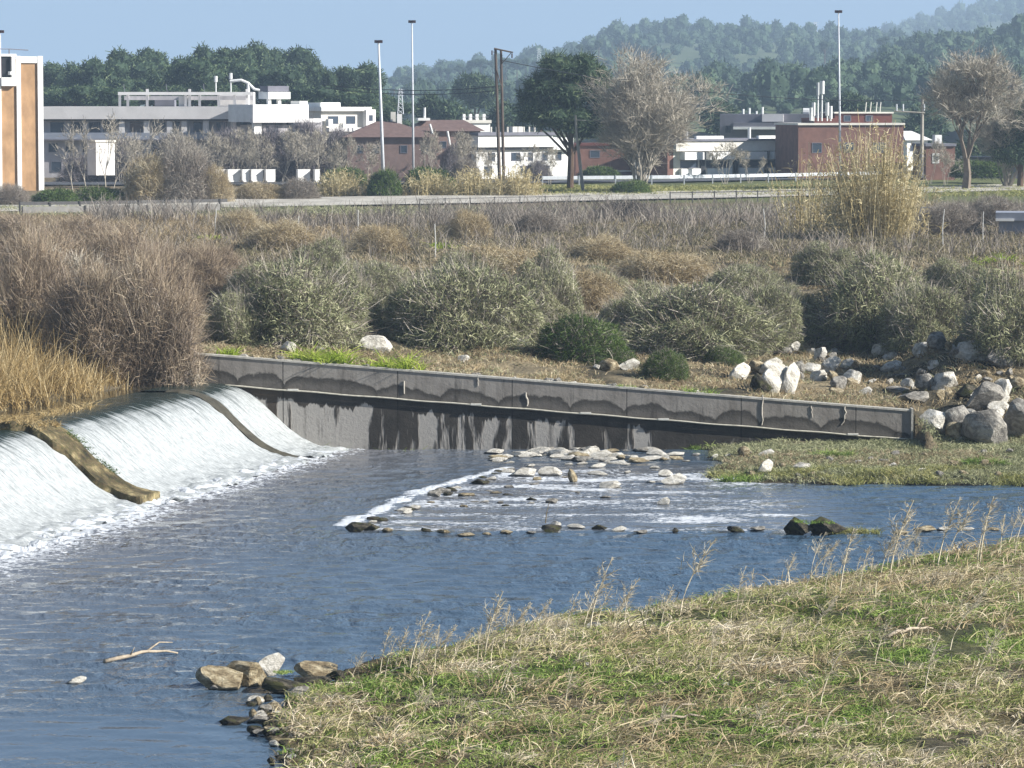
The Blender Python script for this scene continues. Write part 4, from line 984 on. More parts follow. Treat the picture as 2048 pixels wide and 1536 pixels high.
big_tree('evergreen_tree', 'dark evergreen at the right edge behind the bare tree', 'tree', 2040, 345, 350, [(2030, 280, 40, 40), (2060, 255, 40, 40), (2010, 305, 30, 24), (2050, 310, 50, 26), (2075, 230, 30, 36)], 5000, .11, ML['pine'], M_pbark)
big_tree('evergreen_tree', 'rounded hazy evergreen between the lamp masts and the twin pole', 'tree', 950, 300, 640, [(950, 172, 40, 26), (975, 180, 30, 20), (925, 185, 24, 20), (960, 205, 30, 16)], 2600, .22, ML['pine'], M_pbark, (.5, 1.0))
for x, y, w, h, l in [(1080, 195, 50, 40, 'hazy green tree left of the large dark evergreen'), (900, 225, 60, 30, 'hazy olive tree behind the small brown houses'), (1010, 235, 60, 40, 'hazy tree directly behind the twin pole'),
                      (860, 210, 40, 26, 'hazy green tree behind the second lamp mast'), (1440, 225, 50, 30, 'hazy green tree right of the big bare tree'), (760, 215, 60, 30, 'green tree behind the hipped roof house'),
                      (1850, 240, 60, 40, 'green tree behind the concrete pole'), (1700, 205, 60, 24, 'green tree behind the brick building'), (1960, 290, 70, 36, 'dark tree behind the bare tree at right')]:
    big_tree('background_tree', l, 'tree', x, 320, 520 if x < 1900 else 420, [(x, y, w * .5, h * .8), (x - w * .4, y + h * .4, w * .4, h * .6), (x + w * .4, y + h * .35, w * .4, h * .6), (x, y + h * .9, w * .6, h * .6)], 2200, .2, ML['wood'], M_pbark, (.4, .9))

def bare_tree(seed, h, spread, stems, levels=5, r0=.22, kids=(3, 4), twigs=6, base_spread=.2, leanx=0.0, tw=.028, up=.06, out=.30, trunk=0.0, vary=.24):
    r = np.random.default_rng(seed); S = []; tips = []
    def grow(p, d, L, rad, lv):
        n = 3; q = p
        for i in range(n):
            d = unit(d + r.normal(size=3) * .13 + np.array([0, 0, up])); e = q + d * L / n; S.append((q, e, rad * (1 - .22 * i), rad * (1 - .22 * (i + 1)))); q = e
            if lv < levels and i > 0 and r.random() < .75:
                dd = unit(d + r.normal(size=3) * spread); grow(q, dd, L * r.uniform(.5, .75), rad * .5, lv + 1)
        if lv < levels:
            for k in range(r.integers(*kids)): grow(q, unit(d + r.normal(size=3) * spread * .8), L * r.uniform(.6, .85), rad * .52, lv + 1)
        else: tips.append((q, d))
    if trunk: S.append((np.zeros(3), np.array([.1, 0, trunk * .5]), r0 * 2.4, r0 * 2.0)); S.append((np.array([.1, 0, trunk * .5]), np.array([0, 0, trunk]), r0 * 2.0, r0 * 1.6))
    for k in range(stems):
        a = 6.283 * k / stems + r.uniform(-.4, .4); o = np.array([math.cos(a), math.sin(a), 0])
        grow(o * base_spread * (stems > 1) + np.array([0, 0, trunk]), unit(o * (out * r.uniform(.3, 1.5) if stems > 1 else .03) + np.array([leanx, 0, 1])), h * r.uniform(vary, .32), r0, 1)
    P0, P1, R0, R1 = (np.array([s[i] for s in S]) for i in range(4))
    V, Fq = segs_geo(P0, P1, R0, R1, 4); top = V[:, 2].max(); limbs = mesh('limbs', V, Fq, M_bark)
    tp = np.array([t[0] for t in tips]); td = np.array([t[1] for t in tips]); k = np.repeat(np.arange(len(tp)), twigs)
    L = r.uniform(.3, 1.1, len(k)) * h * .075
    tm = blades('twigs', tp[k], unit(td[k] + r.normal(size=(len(k), 3)) * .5), L, tw, r.normal(size=(len(k), 3)) * .25, 3, ML['bare'], r=r, taper=.5)
    return (limbs, tm), top, len(S)
(BT, bt_h, _n) = bare_tree(5, 12.5, .34, 15, 5, .11, (2, 4), 8, up=.10, out=.26, vary=.12)
(BS, bs_h, _n2) = bare_tree(9, 5, .36, 3, 4, .05, (2, 4), 12, tw=.024, up=.1)
(BS2, bs2_h, _n2) = bare_tree(10, 5, .42, 4, 4, .045, (2, 4), 11, tw=.024, up=.1)
(BR, br_h, _n3) = bare_tree(24, 11, .40, 6, 5, .14, (2, 4), 7, base_spread=.1, up=.08, out=.32, trunk=2.4, vary=.14)
(SP, sp_h, _n4) = bare_tree(33, 7, .22, 1, 4, .07, (2, 3), 5, tw=.03)
BR[0].materials.clear(); BR[0].materials.append(plain('dark_bark', '#75695c', .95, .35, 3, .5))
def bare(name, label, px, py, top, wpx, Y, meshes, h0, w0, rz=0, group=None, ly=0):
    p = at(px, py, Y); g = min(float(T(p[0], Y)), p[2]) ; s = Y / F; zt = at(px, top, Y)[2]
    sz = (zt - g) / h0; o = tree(name, label, 'tree', meshes, (p[0], Y, g), (wpx * s / w0, wpx * s / w0, sz), rz, group); o.rotation_euler = (0, ly, rz); return o
def width(ms): 
    v = np.zeros(len(ms[1].vertices) * 3); ms[1].vertices.foreach_get('co', v); v = v.reshape(-1, 3); return np.percentile(v[:, 0], 97) - np.percentile(v[:, 0], 3)
bare('bare_tree', 'large bare pale tree with many upright stems in the middle of the far bank', 1280, 378, 104, 178, 332, BT, bt_h, width(BT), 1.2 + math.pi)
bare('bare_tree', 'tall bare tree with dark trunk in front of the hill at right', 1932, 362, 105, 150, 342, BR, br_h, width(BR), .3)
bare('bare_tree', 'bare tree at the right edge behind the tall dark trunked one', 2015, 350, 170, 130, 352, BT, bt_h, width(BT), 2.4)
bw = width(BS); bw2 = width(BS2)
for i, (x, top, w) in enumerate([(245, 262, 70), (290, 285, 60), (345, 255, 70), (385, 268, 60), (430, 262, 80), (475, 256, 80), (520, 268, 70), (560, 258, 90), (605, 270, 80), (645, 258, 80), (690, 275, 60), (410, 290, 70), (500, 295, 70), (590, 300, 70), (670, 305, 60),
                                 (740, 285, 70), (860, 262, 60), (905, 262, 70), (935, 280, 60), (980, 300, 50), (1060, 290, 50), (1100, 295, 50), (1450, 285, 70), (1500, 300, 50), (1890, 300, 60), (1860, 280, 50)]):
    bare('bare_tree', 'small grey leafless tree in the row before the buildings', x, 366, top, w, 362 + (i % 3) * 4, BS if i % 2 else BS2, bs_h if i % 2 else bs2_h, bw if i % 2 else bw2, rt.uniform(0, 6), 'small bare trees in front of the buildings')
sw = width(SP)
for x, top, w, ly in [(150, 255, 50, -.32), (178, 250, 50, -.35), (215, 240, 60, -.25), (222, 265, 50, .1), (240, 230, 50, .25), (380, 300, 40, .05)]:
    bare('sapling', 'thin pale leaning sapling without leaves near the orange building', x, 400, top, w, 312, SP, sp_h, sw, rt.uniform(-.2, .2), 'leaning bare saplings at left', ly)
for x, yb, top, w, Y, l in [(150, 745, 500, 190, 139, 'pale forked bare tree standing in the middle of the brown thickets'), (265, 760, 590, 130, 137, 'pale bare tree with crossing branches low in the brown thicket'), (60, 720, 560, 120, 142, 'pale bare tree at the left of the brown thickets'), (340, 770, 620, 90, 136, 'small pale bare tree near the head of the weir')]:
    p = on(x, yb); bare('bare_tree', l, x, yb, top, w, Y, BS if w != 130 else BS2, bs_h if w != 130 else bs2_h, bw if w != 130 else bw2, rt.uniform(0, 6))
# thickets and hedges along the far side of the pale road
TAN = bush_meshes(71, 3.4, 3.4, 4.6, 9000, 3000, ML['grey'], ML['tamin'], L=(.4, 1.0), wd=.045, droop=0, lumps=.35)
TAN2 = bush_meshes(72, 3.4, 3.4, 4.6, 9000, 3000, ML['straw'], ML['tamin'], L=(.4, 1.0), wd=.045, droop=0, lumps=.35)
RED = bush_meshes(73, 3.4, 3.4, 4.6, 5000, 3000, leafmat('red_twigs', [(0., '#8a5040'), (.5, '#b0705a'), (1., '#c89a80')], 0), ML['tamin'], L=(.4, 1.0), wd=.05, droop=0, lumps=.4)
HED = bush_meshes(74, 3.4, 3.4, 2.6, 8000, 1500, ML['dark'], ML['twig'], L=(.25, .6), wd=.10, lumps=.35)
def farbush(name, label, x, yb, w, h, Y, ms, dims=(3.4, 3.4, 4.6), group=None):
    p = at(x, yb, Y); s = Y / F; o = thing(name, label, 'bush', (p[0], Y, p[2] - .1), rt.uniform(0, 6), group)
    for me in ms: obj(me.name.split('.')[0], me, o)
    o.scale = (w * s / 2 / dims[0], w * s / 2 / dims[0], h * s / dims[2])
DK = bush_meshes(75, 3.4, 3.4, 4.6, 8000, 5000, leafmat('dark_grey_twigs', [(0., '#4c464a'), (.5, '#706a6e'), (1., '#9c9494')], 0), ML['tamin'], L=(.4, 1.1), wd=.05, droop=0, lumps=.5, stiff=.6)
for x, w, h, yb in [(250, 110, 90, 372), (345, 110, 100, 372), (455, 110, 90, 350), (540, 120, 90, 350), (615, 110, 105, 352), (675, 90, 95, 356), (590, 90, 60, 362), (160, 90, 60, 372), (715, 70, 60, 366), (905, 60, 70, 360), (1075, 60, 40, 360)]:
    farbush('grey_thicket', 'dense dark grey leafless thicket in the row hiding the lower storeys of the buildings', x, yb, w, h, 374, DK, group='grey thickets before the buildings')
for x, yb, w, h, k, l in [(370, 404, 120, 108, TAN, 'tall greyish tan leafless bush behind the guard rail'), (300, 404, 110, 90, TAN2, 'pale tan bush left of the tall greyish one behind the guard rail'), (430, 404, 70, 70, TAN2, 'narrow tan bush right of the tall greyish one'),
                         (200, 404, 110, 36, HED, 'low green bush below the leaning saplings'), (110, 406, 100, 34, HED, 'low olive hedge below the orange building'), (20, 410, 80, 40, TAN, 'dull brown bush at the left edge under the orange building'),
                         (520, 398, 110, 34, TAN2, 'low tan scrub right of the narrow tan bush'), (600, 398, 80, 40, TAN, 'low grey scrub left of the yellow reeds'), (690, 370, 90, 40, HED, 'green bush behind the yellow reeds'),
                         (770, 392, 70, 60, HED, 'dark bush at the foot of the nearer lamp mast'), (860, 384, 110, 56, HED, 'dark shaded bush right of the second lamp mast'), (930, 360, 60, 40, TAN, 'grey bush before the white two storey house'),
                         (50, 366, 60, 100, RED, 'reddish bare creeper growing up the orange building'), (20, 366, 50, 90, RED, 'smaller reddish creeper at the left corner of the orange building'),
                         (1262, 386, 80, 30, HED, 'dark brambles around the foot of the big bare tree'), (1200, 352, 80, 24, HED, 'dark hedge in front of the low red wall'), (1960, 350, 120, 34, HED, 'dark hedge beside the tall bare tree at right')]:
    Yb = F * 8.45 / (yb - 205); farbush('roadside_bush', l, x, yb, w, h, min(Yb, 370), k, (3.4, 3.4, 2.6) if k is HED else (3.4, 3.4, 4.6))
for x, yb, w, h, k, l in [(1480, 500, 110, 40, TAN, 'dull purple brown scrub in the field, left of the cane'), (560, 500, 150, 60, TAN2, 'pale scrub in the field above the wide olive shrub'), (760, 510, 120, 60, TAN2, 'pale dry scrub in the field left of the white stake'),
                         (1200, 520, 130, 50, TAN2, 'straw coloured scrub behind the brown grey shrub'), (940, 480, 90, 60, TAN2, 'orange brown dry bush in the middle of the field'), (1900, 470, 130, 60, TAN, 'grey bare scrub with pale twigs right of the cane'),
                         (1990, 455, 120, 60, TAN, 'grey bare scrub by the right edge behind the stakes'), (480, 470, 100, 50, TAN2, 'tan scrub at the left end of the field'), (1080, 470, 110, 46, TAN, 'grey scrub in the field below the dark lone shrub'),
                         (1000, 560, 260, 70, TAN2, 'tan weeds behind the twiggy shrub'), (1180, 620, 140, 80, TAN2, 'straw coloured bush between the two broad shrubs'), (1330, 560, 200, 60, TAN2, 'pale tan weeds behind the brown grey shrub')]:
    p = on(x, yb); farbush('field_bush', l, x, yb, w, h, p[1], k)

# ------------------------------------------------------------------ masts, poles, wires, rails
M_galv = plain('galvanised_steel', '#c9ccd0', .5, .15, 3); M_head = plain('dark_lamp_housing', '#3a2426', .6)
M_pole = plain('weathered_pole', '#5b5048', .9, .3, 4, .4, stretch=(1, 1, .2)); M_cpole = plain('concrete_pole', '#a29c92', .9, .2, 3)
def mast(label, bx, by, tx, ty, Y, r=.11):
    b0 = at(bx, by, Y); g = min(b0[2], 4.6); t = at(tx, ty, Y) - np.array([b0[0], b0[1], g]); t[1] = 0
    o = thing('lamp_mast', label, 'lamp mast', (b0[0], Y, g))
    MB().tube([(0, 0, 0), t * .5, t], [r * 1.25, r, r * .6], 8).build('mast', M_galv, o, smooth=True)
    h = MB().tube([t + [0, 0, -.05], t + [0, 0, .12]], [.22, .22], 10)
    h.build('lamp_ring', M_head, o)
    for k in range(4):
        a = k * 1.57 + .4; c = t + np.array([math.cos(a) * .27, math.sin(a) * .27, .05]); 
        MB().box(c[0] - .12, c[0] + .12, c[1] - .12, c[1] + .12, c[2] - .14, c[2] + .12).build('floodlight', M_head, o)
mast('tall pale lamp mast, lower topped of the close pair left of centre', 768, 392, 757, 84, 322, .14)
mast('taller slim lamp mast right of the lower one', 827, 370, 824, 44, 352, .10)
mast('tall lamp mast rising out of the yellow cane at right', 1681, 372, 1677, 24, 345, .10)
mast('lamp mast cut off by the left edge of the picture', 4, 372, 0, 64, 340, .10)
o = thing('twin_pole', 'dark twin wooden power pole with slanted crossarm', 'power pole', (at(996, 392, 322)[0], 322, 4.5))
b0 = np.array([at(996, 392, 322)[0], 322, 4.5])
def q_(x, y, Y=322, dy=0): v = at(x, y, Y) - b0; v[1] = dy; return v
MB().tube([q_(1000, 392), q_(991, 98)], [.17, .12], 8).build('pole', M_pole, o); MB().tube([q_(1008, 392, dy=.1), q_(1002, 100, dy=.1)], [.16, .11], 8).build('pole', M_pole, o)
MB().tube([q_(988, 97, dy=-.15), q_(1026, 105, dy=-.15)], [.09, .08], 6).build('crossarm', M_pole, o)
MB().tube([q_(993, 140, dy=-.1), q_(1003, 172, dy=-.1)], .05, 5).build('brace', M_pole, o); MB().tube([q_(1022, 106, dy=-.15), q_(1003, 128, dy=0)], .04, 5).build('brace', M_pole, o)
for x, y in ((984, 106), (1024, 112)): MB().tube([q_(x, y + 4, dy=-.2), q_(x, y - 5, dy=-.2)], [.07, .07], 6).build('insulator', M_head, o)
b0 = np.array([at(1165, 378, 336)[0], 336, 4.5]); o = thing('leaning_pole', 'short crooked grey pole leaning left before the dark evergreen', 'pole', b0)
MB().tube([q_(1166, 380, 336), q_(1158, 310, 336), q_(1153, 270, 336), q_(1151, 230, 336)], [.17, .15, .12, .10], 8).build('pole', M_cpole, o); MB().tube([q_(1152, 240, 336), q_(1172, 241, 336)], .05, 5).build('bracket', M_cpole, o)
b0 = np.array([at(1843, 352, 350)[0], 350, 4.5]); o = thing('concrete_pole', 'pale concrete power pole with short arm right of the brick building', 'power pole', b0)
MB().tube([q_(1843, 355, 350), q_(1845, 194, 350)], [.26, .14], 6).build('pole', M_cpole, o)
MB().tube([q_(1788, 222, 350, -.1), q_(1850, 226, 350, -.1)], .08, 5).build('crossarm', M_cpole, o); MB().tube([q_(1838, 200, 350), q_(1852, 200, 350)], .06, 5).build('crossarm', M_cpole, o)
for x in (1793, 1806, 1848): MB().tube([q_(x, 222, 350, -.1), q_(x, 208, 350, -.1)], .09, 6).build('insulator', M_galv, o)
M_wire = plain('black_cable', '#2e3238', .6)
for i, (x0, y0, x1, y1) in enumerate([(640, 168, 1000, 172), (650, 176, 1004, 180), (1000, 120, 1845, 200)]):
    a, b_ = at(x0, y0, 330), at(x1, y1, 324 if i < 2 else 348); t = np.linspace(0, 1, 14)[:, None]; P = (b_ - a) * t; P[:, 2] -= (.5 if i < 2 else 1.2) * 4 * (t * (1 - t))[:, 0]
    tag(MB().tube(P, .035, 4).build('power_cable', M_wire, None, a), ['upper dark cable running left from the twin pole', 'lower dark cable running left from the twin pole', 'cable sagging from the twin pole to the concrete pole'][i], 'cable')
def pylon(label, px, py0, py1, Y, mat, wb, wt):
    b0 = at(px, py1, Y); h = (py1 - py0) * Y / F; mb = MB(); n = 6
    for sx in (-1, 1):
        for sy in (-1, 1): mb.tube([(sx * wb, sy * wb, 0), (sx * wt, sy * wt, h)], h * .012, 4)
    for i in range(n):
        z0, z1 = h * i / n, h * (i + 1) / n; w0 = wb + (wt - wb) * i / n; w1 = wb + (wt - wb) * (i + 1) / n
        for sy in (-1, 1): mb.tube([(-w0, sy * w0, z0), (w1, sy * w1, z1)], h * .008, 4); mb.tube([(w0, sy * w0, z0), (-w1, sy * w1, z1)], h * .008, 4)
    o = thing('lattice_tower', label, 'pylon', b0); mb.build('lattice', mat, o)
    for k in (.72, .84, .95): MB().box(-wb * 1.3, wb * 1.3, -.1 * wb, .1 * wb, h * k, h * k + h * .02).build('crossarm', mat, o)
pylon('faint lattice pylon on the distant ridge at right', 1630, 44, 82, 2100, M_galv, 1.6, .5); pylon('faint small pylon on the ridge in the middle', 1078, 97, 125, 1500, M_galv, .9, .3)
pylon('pale lattice mast on a roof left of the second lamp mast', 801, 178, 228, 430, M_galv, .35, .15)
# guard rail, fence and stakes
M_rail = plain('dull_rail', '#5a5856', .7, .2, 4); M_plank = plain('grey_planks', '#8f8c86', .9, .25, 2)
def rail(name, label, cat, pts, Y, h0, h1, beam, step, post, bm, pm):
    a = np.array([gnd(x, y, 4.66) for x, y in pts]); o = thing(name, label, cat, a[0]); A = a - a[0]
    V = []; 
    for p in A: V += [(p[0], p[1] - .05, h0), (p[0], p[1] - .05, h1), (p[0], p[1] + .05, h1), (p[0], p[1] + .05, h0)]
    f = [(i * 4 + k, (i + 1) * 4 + k, (i + 1) * 4 + (k + 1) % 4, i * 4 + (k + 1) % 4) for i in range(len(A) - 1) for k in range(4)] + [(0, 1, 2, 3), tuple((len(A) - 1) * 4 + k for k in (3, 2, 1, 0))]
    obj(beam, mesh(beam, V, np.array(f), bm), o)
    L = np.r_[0, np.cumsum(np.linalg.norm(np.diff(A, axis=0), axis=1))]
    for d in np.arange(0, L[-1], step):
        q = [np.interp(d, L, A[:, i]) for i in range(3)]; MB().box(q[0] - post, q[0] + post, q[1] - .14, q[1] - .06, q[2] - .3, h1 + .05).build('post', pm, o)
    return o
rail('guard_rail', 'dark guard rail with grey panels along the left part of the pale road', 'guard rail', [(40, 425), (250, 422), (455, 418)], 0, .55, .80, 'beam', 2.4, .07, M_rail, M_rail)
rail('barrier_wall', 'low grey panel barrier under the guard rail', 'barrier', [(45, 427), (250, 424), (440, 421)], 0, 0.02, .5, 'panel', 5, .05, M_plank, M_rail)
rail('road_fence', 'low rail fence with thin posts beside the pale road at centre right', 'fence', [(1340, 404), (1500, 401), (1640, 398)], 0, .72, .82, 'top_rail', 2.3, .05, M_rail, M_rail)
rail('road_fence', 'sparse post and rail fence along the middle of the pale road', 'fence', [(840, 415), (1000, 411), (1180, 407)], 0, .62, .68, 'top_rail', 2.6, .035, M_rail, M_rail)
rail('crash_barrier', 'pale crash barrier along the far road', 'crash barrier', [(1085, 368), (1340, 366), (1600, 361), (1850, 355), (2200, 349)], 0, .45, .80, 'beam', 4, .06, M_galv, M_galv)
M_stake = plain('white_stake', '#cfccc4', .8)
for x, y0, y1, l in [(1886, 418, 496, 'tall white stake in the scrub right of the cane'), (1966, 424, 486, 'white stake in the scrub near the right edge'), (1528, 418, 482, 'thin white stake left of the cane clump'), (870, 448, 520, 'thin white stake in the field above the twiggy shrub'),
                     (598, 432, 486, 'pale stick at the left of the field above the wide shrub'), (716, 420, 462, 'pale stick in the grey dead weeds'), (432, 418, 470, 'pale stick left of the grey dead weeds'), (1148, 500, 512, 'short pale stub in the brown grass')]:
    p = on(x, y1); s = p[1] / F; h = (y1 - y0) * s
    tag(MB().tube([(0, 0, -.1), (rr.normal() * .03, 0, h * .5), (rr.normal() * .05, 0, h)], [.035, .032, .028], 5).build('stake', M_stake, None, p), l, 'stake')

# ------------------------------------------------------------------ buildings
MW = dict(white=plain('white_render', '#f0eee8', .8, .14, .9), off=plain('cream_render', '#dad5c9', .85, .12, 1.5), grey=plain('grey_render', '#b8b3b3', .9, .3, .7, stretch=(1, 1, .4)), lgrey=plain('light_fascia', '#dad6d2', .9, .12, .6),
          blue=plain('blue_grey_parapet', '#8f949f', .9, .12, 1), orange=plain('ochre_brick', '#b08c66', .9, .4, .8, stretch=(1, 1, .5)), brick=plain('brown_brick', '#7b5b50', .95, .25, 1.2), dred=plain('dark_red_metal', '#643a32', .8, .1),
          brown=plain('brown_plaster', '#857068', .95, .2, 1.2), slate=plain('slate_grey', '#77767e', .9, .15, 1), dark=plain('dark_opening', '#25262a', .5), tile=plain('brown_roof_tile', '#6e5a54', .9, .25, 2), glass=plain('window_glass', '#3c4550', .15, .1, spec=.6),
          pipe=plain('white_pipe', '#dcdcd8', .6, .1))
class Bld:
    def __init__(s, name, label, px0, Y, rot=0, cat='building', pyb=None):
        s.Y = Y; s.px0 = px0; s.c = math.cos(math.radians(rot)); p = at(px0, 205, Y); s.s = Y / F; s.z0 = 4.5 if pyb is None else at(px0, pyb, Y)[2]
        s.o = thing(name, label, cat, (p[0], Y, s.z0), math.radians(rot))
    def X(s, px): return (px - s.px0) * s.s / s.c
    def Z(s, py): return CZ - (py - 205) * s.s - s.z0
    def part(s, name, x0, x1, y0, y1, d0, d1, mat, parent=None):
        return MB().box(s.X(x0), s.X(x1), d0, d1, s.Z(y1), s.Z(y0)).build(name, MW[mat] if isinstance(mat, str) else mat, parent or s.o)
    def win(s, x0, x1, y0, y1, d=0, frame='dark', parent=None):
        w = MB(); X0, X1, Z0, Z1 = s.X(x0), s.X(x1), s.Z(y1), s.Z(y0); t = .06
        w.box(X0, X1, d - .05, d + .02, Z0, Z0 + t); w.box(X0, X1, d - .05, d + .02, Z1 - t, Z1); w.box(X0, X0 + t, d - .05, d + .02, Z0 + t, Z1 - t); w.box(X1 - t, X1, d - .05, d + .02, Z0 + t, Z1 - t)
        f = w.build('window', MW['slate'], parent or s.o)
        MB().box(X0 + t, X1 - t, d - .02, d + .01, Z0 + t, Z1 - t).build('pane', MW['glass'], f); return f
    def pipe(s, name, pts, r, mat='pipe', d=3, n=6): return MB().tube([(s.X(x), d, s.Z(y)) for x, y in pts], r, n).build(name, MW[mat], s.o)
# orange tower at the left edge
b = Bld('orange_tower', 'tall ochre brick building with white corner strips at the left edge', -60, 335, 24)
b.part('wall', -60, 76, 118, 400, 0, 7, 'orange')
for x0, x1 in ((-8, -2), (27, 35), (67, 77)): b.part('pilaster', x0, x1, 112, 400, -.18, 0, 'white')
b.part('cornice', 35, 67, 113, 126, -.14, 0, 'white'); b.part('cornice', -60, 27, 108, 113, -.2, 7, 'white')
w = b.part('balcony', -3, 24, 155, 172, -.5, 0, 'white'); b.part('opening', -2, 17, 113, 155, -.03, .3, 'dark'); b.part('balcony_post', 17, 24, 113, 155, -.4, 0, 'white')
b.pipe('lamp_globe', [(14, 150), (14, 143)], .2, d=-.3); b.pipe('railing', [(-5, 98), (20, 98), (56, 100)], .05, 'slate', 1); b.pipe('railing_post', [(20, 98), (20, 113)], .06, 'slate', 1)
# long grey building
b = Bld('grey_building', 'long grey building with flat roof, shaded front and a pergola on its roof', 84, 398, 1.5)
b.part('wall', 84, 640, 240, 372, 0, 3, 'grey')
b.part('roof_fascia', 80, 512, 213, 238, -1.3, 14.5, 'lgrey'); b.part('gutter', 80, 512, 238, 241, -1.1, 0, 'dark')
b.part('parapet', 86, 520, 265, 277, -1.0, 0, 'blue'); b.part('ledge', 86, 640, 277, 280, -1.1, 0, 'slate'); b.part('parapet', 520, 640, 252, 272, -.8, 0, 'grey')
for x0, x1 in [(100, 128), (140, 165), (176, 200), (205, 232), (258, 284), (303, 330), (345, 358), (385, 402), (430, 452), (478, 502), (530, 550), (570, 600)]: b.win(x0, x1, 244, 264)
for k in range(16): b.win(96 + k * 34, 114 + k * 34, 286, 304)
for k in range(12): b.win(100 + k * 44, 122 + k * 44, 322, 344)
for x in (238, 287, 333, 362, 405, 460): b.part('pillar', x, x + 11, 241, 265, -.9, -.05, 'lgrey')
b.part('pergola_beam', 232, 500, 184, 190, 2, 2.5, 'lgrey'); b.part('pergola_beam', 240, 500, 192, 200, 5, 5.5, 'grey')
for x in (232, 248, 287, 364, 372, 392, 430, 462, 487): b.part('pergola_post', x, x + 5, 178 if x in (287, 372, 487) else 184, 213, 2.6, 3.0, 'lgrey')
b.part('roof_house', 428, 500, 184, 213, 6, 10, 'lgrey'); b.part('roof_house', 300, 340, 200, 213, 6, 9, 'slate'); b.part('stair_house', 352, 372, 192, 213, 3.2, 5, 'lgrey')
b.pipe('slide_pipe', [(455, 162), (478, 160), (492, 166), (504, 178), (522, 182)], .18); b.pipe('slide_post', [(492, 166), (492, 210)], .2)
for x, y in ((427, 152), (457, 146)): b.pipe('vent_stack', [(x, 184), (x, y + 12)], .09); b.pipe('vent_cowl', [(x, y + 12), (x, y)], .22)
for x in (245, 330, 405): b.pipe('aerial', [(x, 190), (x - 3, 168)], .04, 'slate')
# white terrace at its right end
b = Bld('white_terrace_house', 'bright white terrace block at the right end of the long grey building', 506, 392, 38)
b.part('wall', 506, 612, 209, 244, 0, 5, 'white'); b.part('slab', 500, 630, 237, 245, -.6, -.01, 'lgrey'); b.part('pillar', 597, 612, 202, 209, .2, 2, 'white'); b.part('roof_box', 540, 582, 184, 198, .5, 2.5, 'white')
for x in (543, 562): b.part('box_post', x, x + 5, 198, 209, .8, 1.2, 'white')
b.part('box_grille', 541, 581, 172, 183, .7, 2.3, 'slate'); b.part('lower_wall', 508, 522, 246, 268, 0, .5, 'white'); b.part('lower_wall', 528, 640, 250, 275, .3, 5, 'grey'); b.win(534, 556, 252, 266, .28); b.win(575, 600, 252, 266, .28)
b = Bld('white_house', 'white flat roofed house left of the lamp masts behind the hipped roof', 642, 430, 36)
b.part('wall', 642, 738, 222, 300, 0, 6, 'off'); b.part('roof_slab', 638, 735, 214, 222, -.6, 6.3, 'white'); b.part('roof_house', 650, 688, 205, 214, 1, 4, 'white'); b.part('side_wall', 722, 740, 219, 262, -.9, -.01, 'white')
b.win(727, 734, 230, 242, -.92); b.win(655, 675, 232, 248); b.win(690, 708, 232, 248); b.part('tank', 648, 656, 238, 252, -1, -.3, 'white'); b.part('balcony', 650, 715, 255, 263, -.9, 0, 'lgrey')
def hip(b, x0, x1, xa0, xa1, y0, y1, dep, mat, ov=.4):
    X0, X1, A0, A1 = b.X(x0) - ov, b.X(x1) + ov, b.X(xa0), b.X(xa1); Z0, Z1 = b.Z(y1), b.Z(y0)
    V = [(X0, -ov, Z0), (X1, -ov, Z0), (X1, dep + ov, Z0), (X0, dep + ov, Z0), (A0, dep / 2, Z1), (A1, dep / 2, Z1)]
    m_ = MB(); m_.add(V, [(0, 1, 5, 4), (2, 3, 4, 5), (3, 2, 1, 0)], [(1, 2, 5), (3, 0, 4)]); m_.build('roof', MW[mat], b.o)
b = Bld('brown_house', 'brown house with a low hipped tile roof between the lamp masts', 692, 372, 4)
b.part('wall', 694, 872, 274, 372, 0, 8, 'brown'); hip(b, 692, 874, 755, 790, 243, 274, 8, 'tile')
for x in (712, 745, 800, 845): b.win(x, x + 14, 290, 306)
b.part('chimney', 796, 806, 228, 262, 3.5, 4.2, 'white'); b.part('chimney', 784, 794, 224, 262, 4.5, 5.2, 'off')
b = Bld('brown_house', 'second brown house right of the hipped one with white slanted awning poles', 828, 392, 8)
b.part('wall', 830, 960, 262, 360, 0, 7, 'brown'); hip(b, 828, 962, 850, 935, 240, 262, 7, 'tile')
for x in (850, 880, 915): b.win(x, x + 13, 282, 296)
for p_ in ([(845, 272), (866, 285), (858, 248)], [(858, 248), (868, 282)], [(893, 262), (898, 290)]): b.pipe('awning_pole', p_, .14, d=-.6)
b.part('roof_terrace', 838, 862, 236, 241, 1, 3, 'white'); b.pipe('roof_vent', [(853, 236), (853, 215)], .15, d=2)
b = Bld('white_roof_house', 'small white roof level with railing seen above the brown houses', 925, 440, 15)
b.part('wall', 925, 980, 244, 300, 0, 5, 'white'); b.part('parapet', 923, 982, 240, 246, -.2, 5.2, 'off'); b.pipe('railing', [(925, 234), (978, 234)], .05, 'slate', .3)
for x in (930, 943, 956, 970): b.part('vent', x, x + 5, 228, 240, 1, 1.5, 'white')
b.win(935, 950, 252, 262)
b = Bld('white_apartment_house', 'bright white two storey house behind the twin pole', 950, 392, 32)
b.part('wall', 952, 1142, 300, 362, 0, 7, 'white'); b.part('upper_storey', 950, 1100, 271, 294, -.7, 7.2, 'white'); b.part('upper_storey', 1101, 1142, 276, 300, -.7, 7, 'white'); b.part('recess', 953, 1100, 294, 300, -.3, 7, 'slate')
b.part('roof', 948, 1105, 265, 270.8, -.9, 7.4, 'slate'); 
for x0, x1 in [(976, 990), (1022, 1040), (1056, 1066), (1084, 1096), (1112, 1124)]: b.win(x0, x1, 305, 322, -.01)
for x0, x1 in [(968, 984), (1040, 1060), (1080, 1100)]: b.win(x0, x1, 332, 350, -.01)
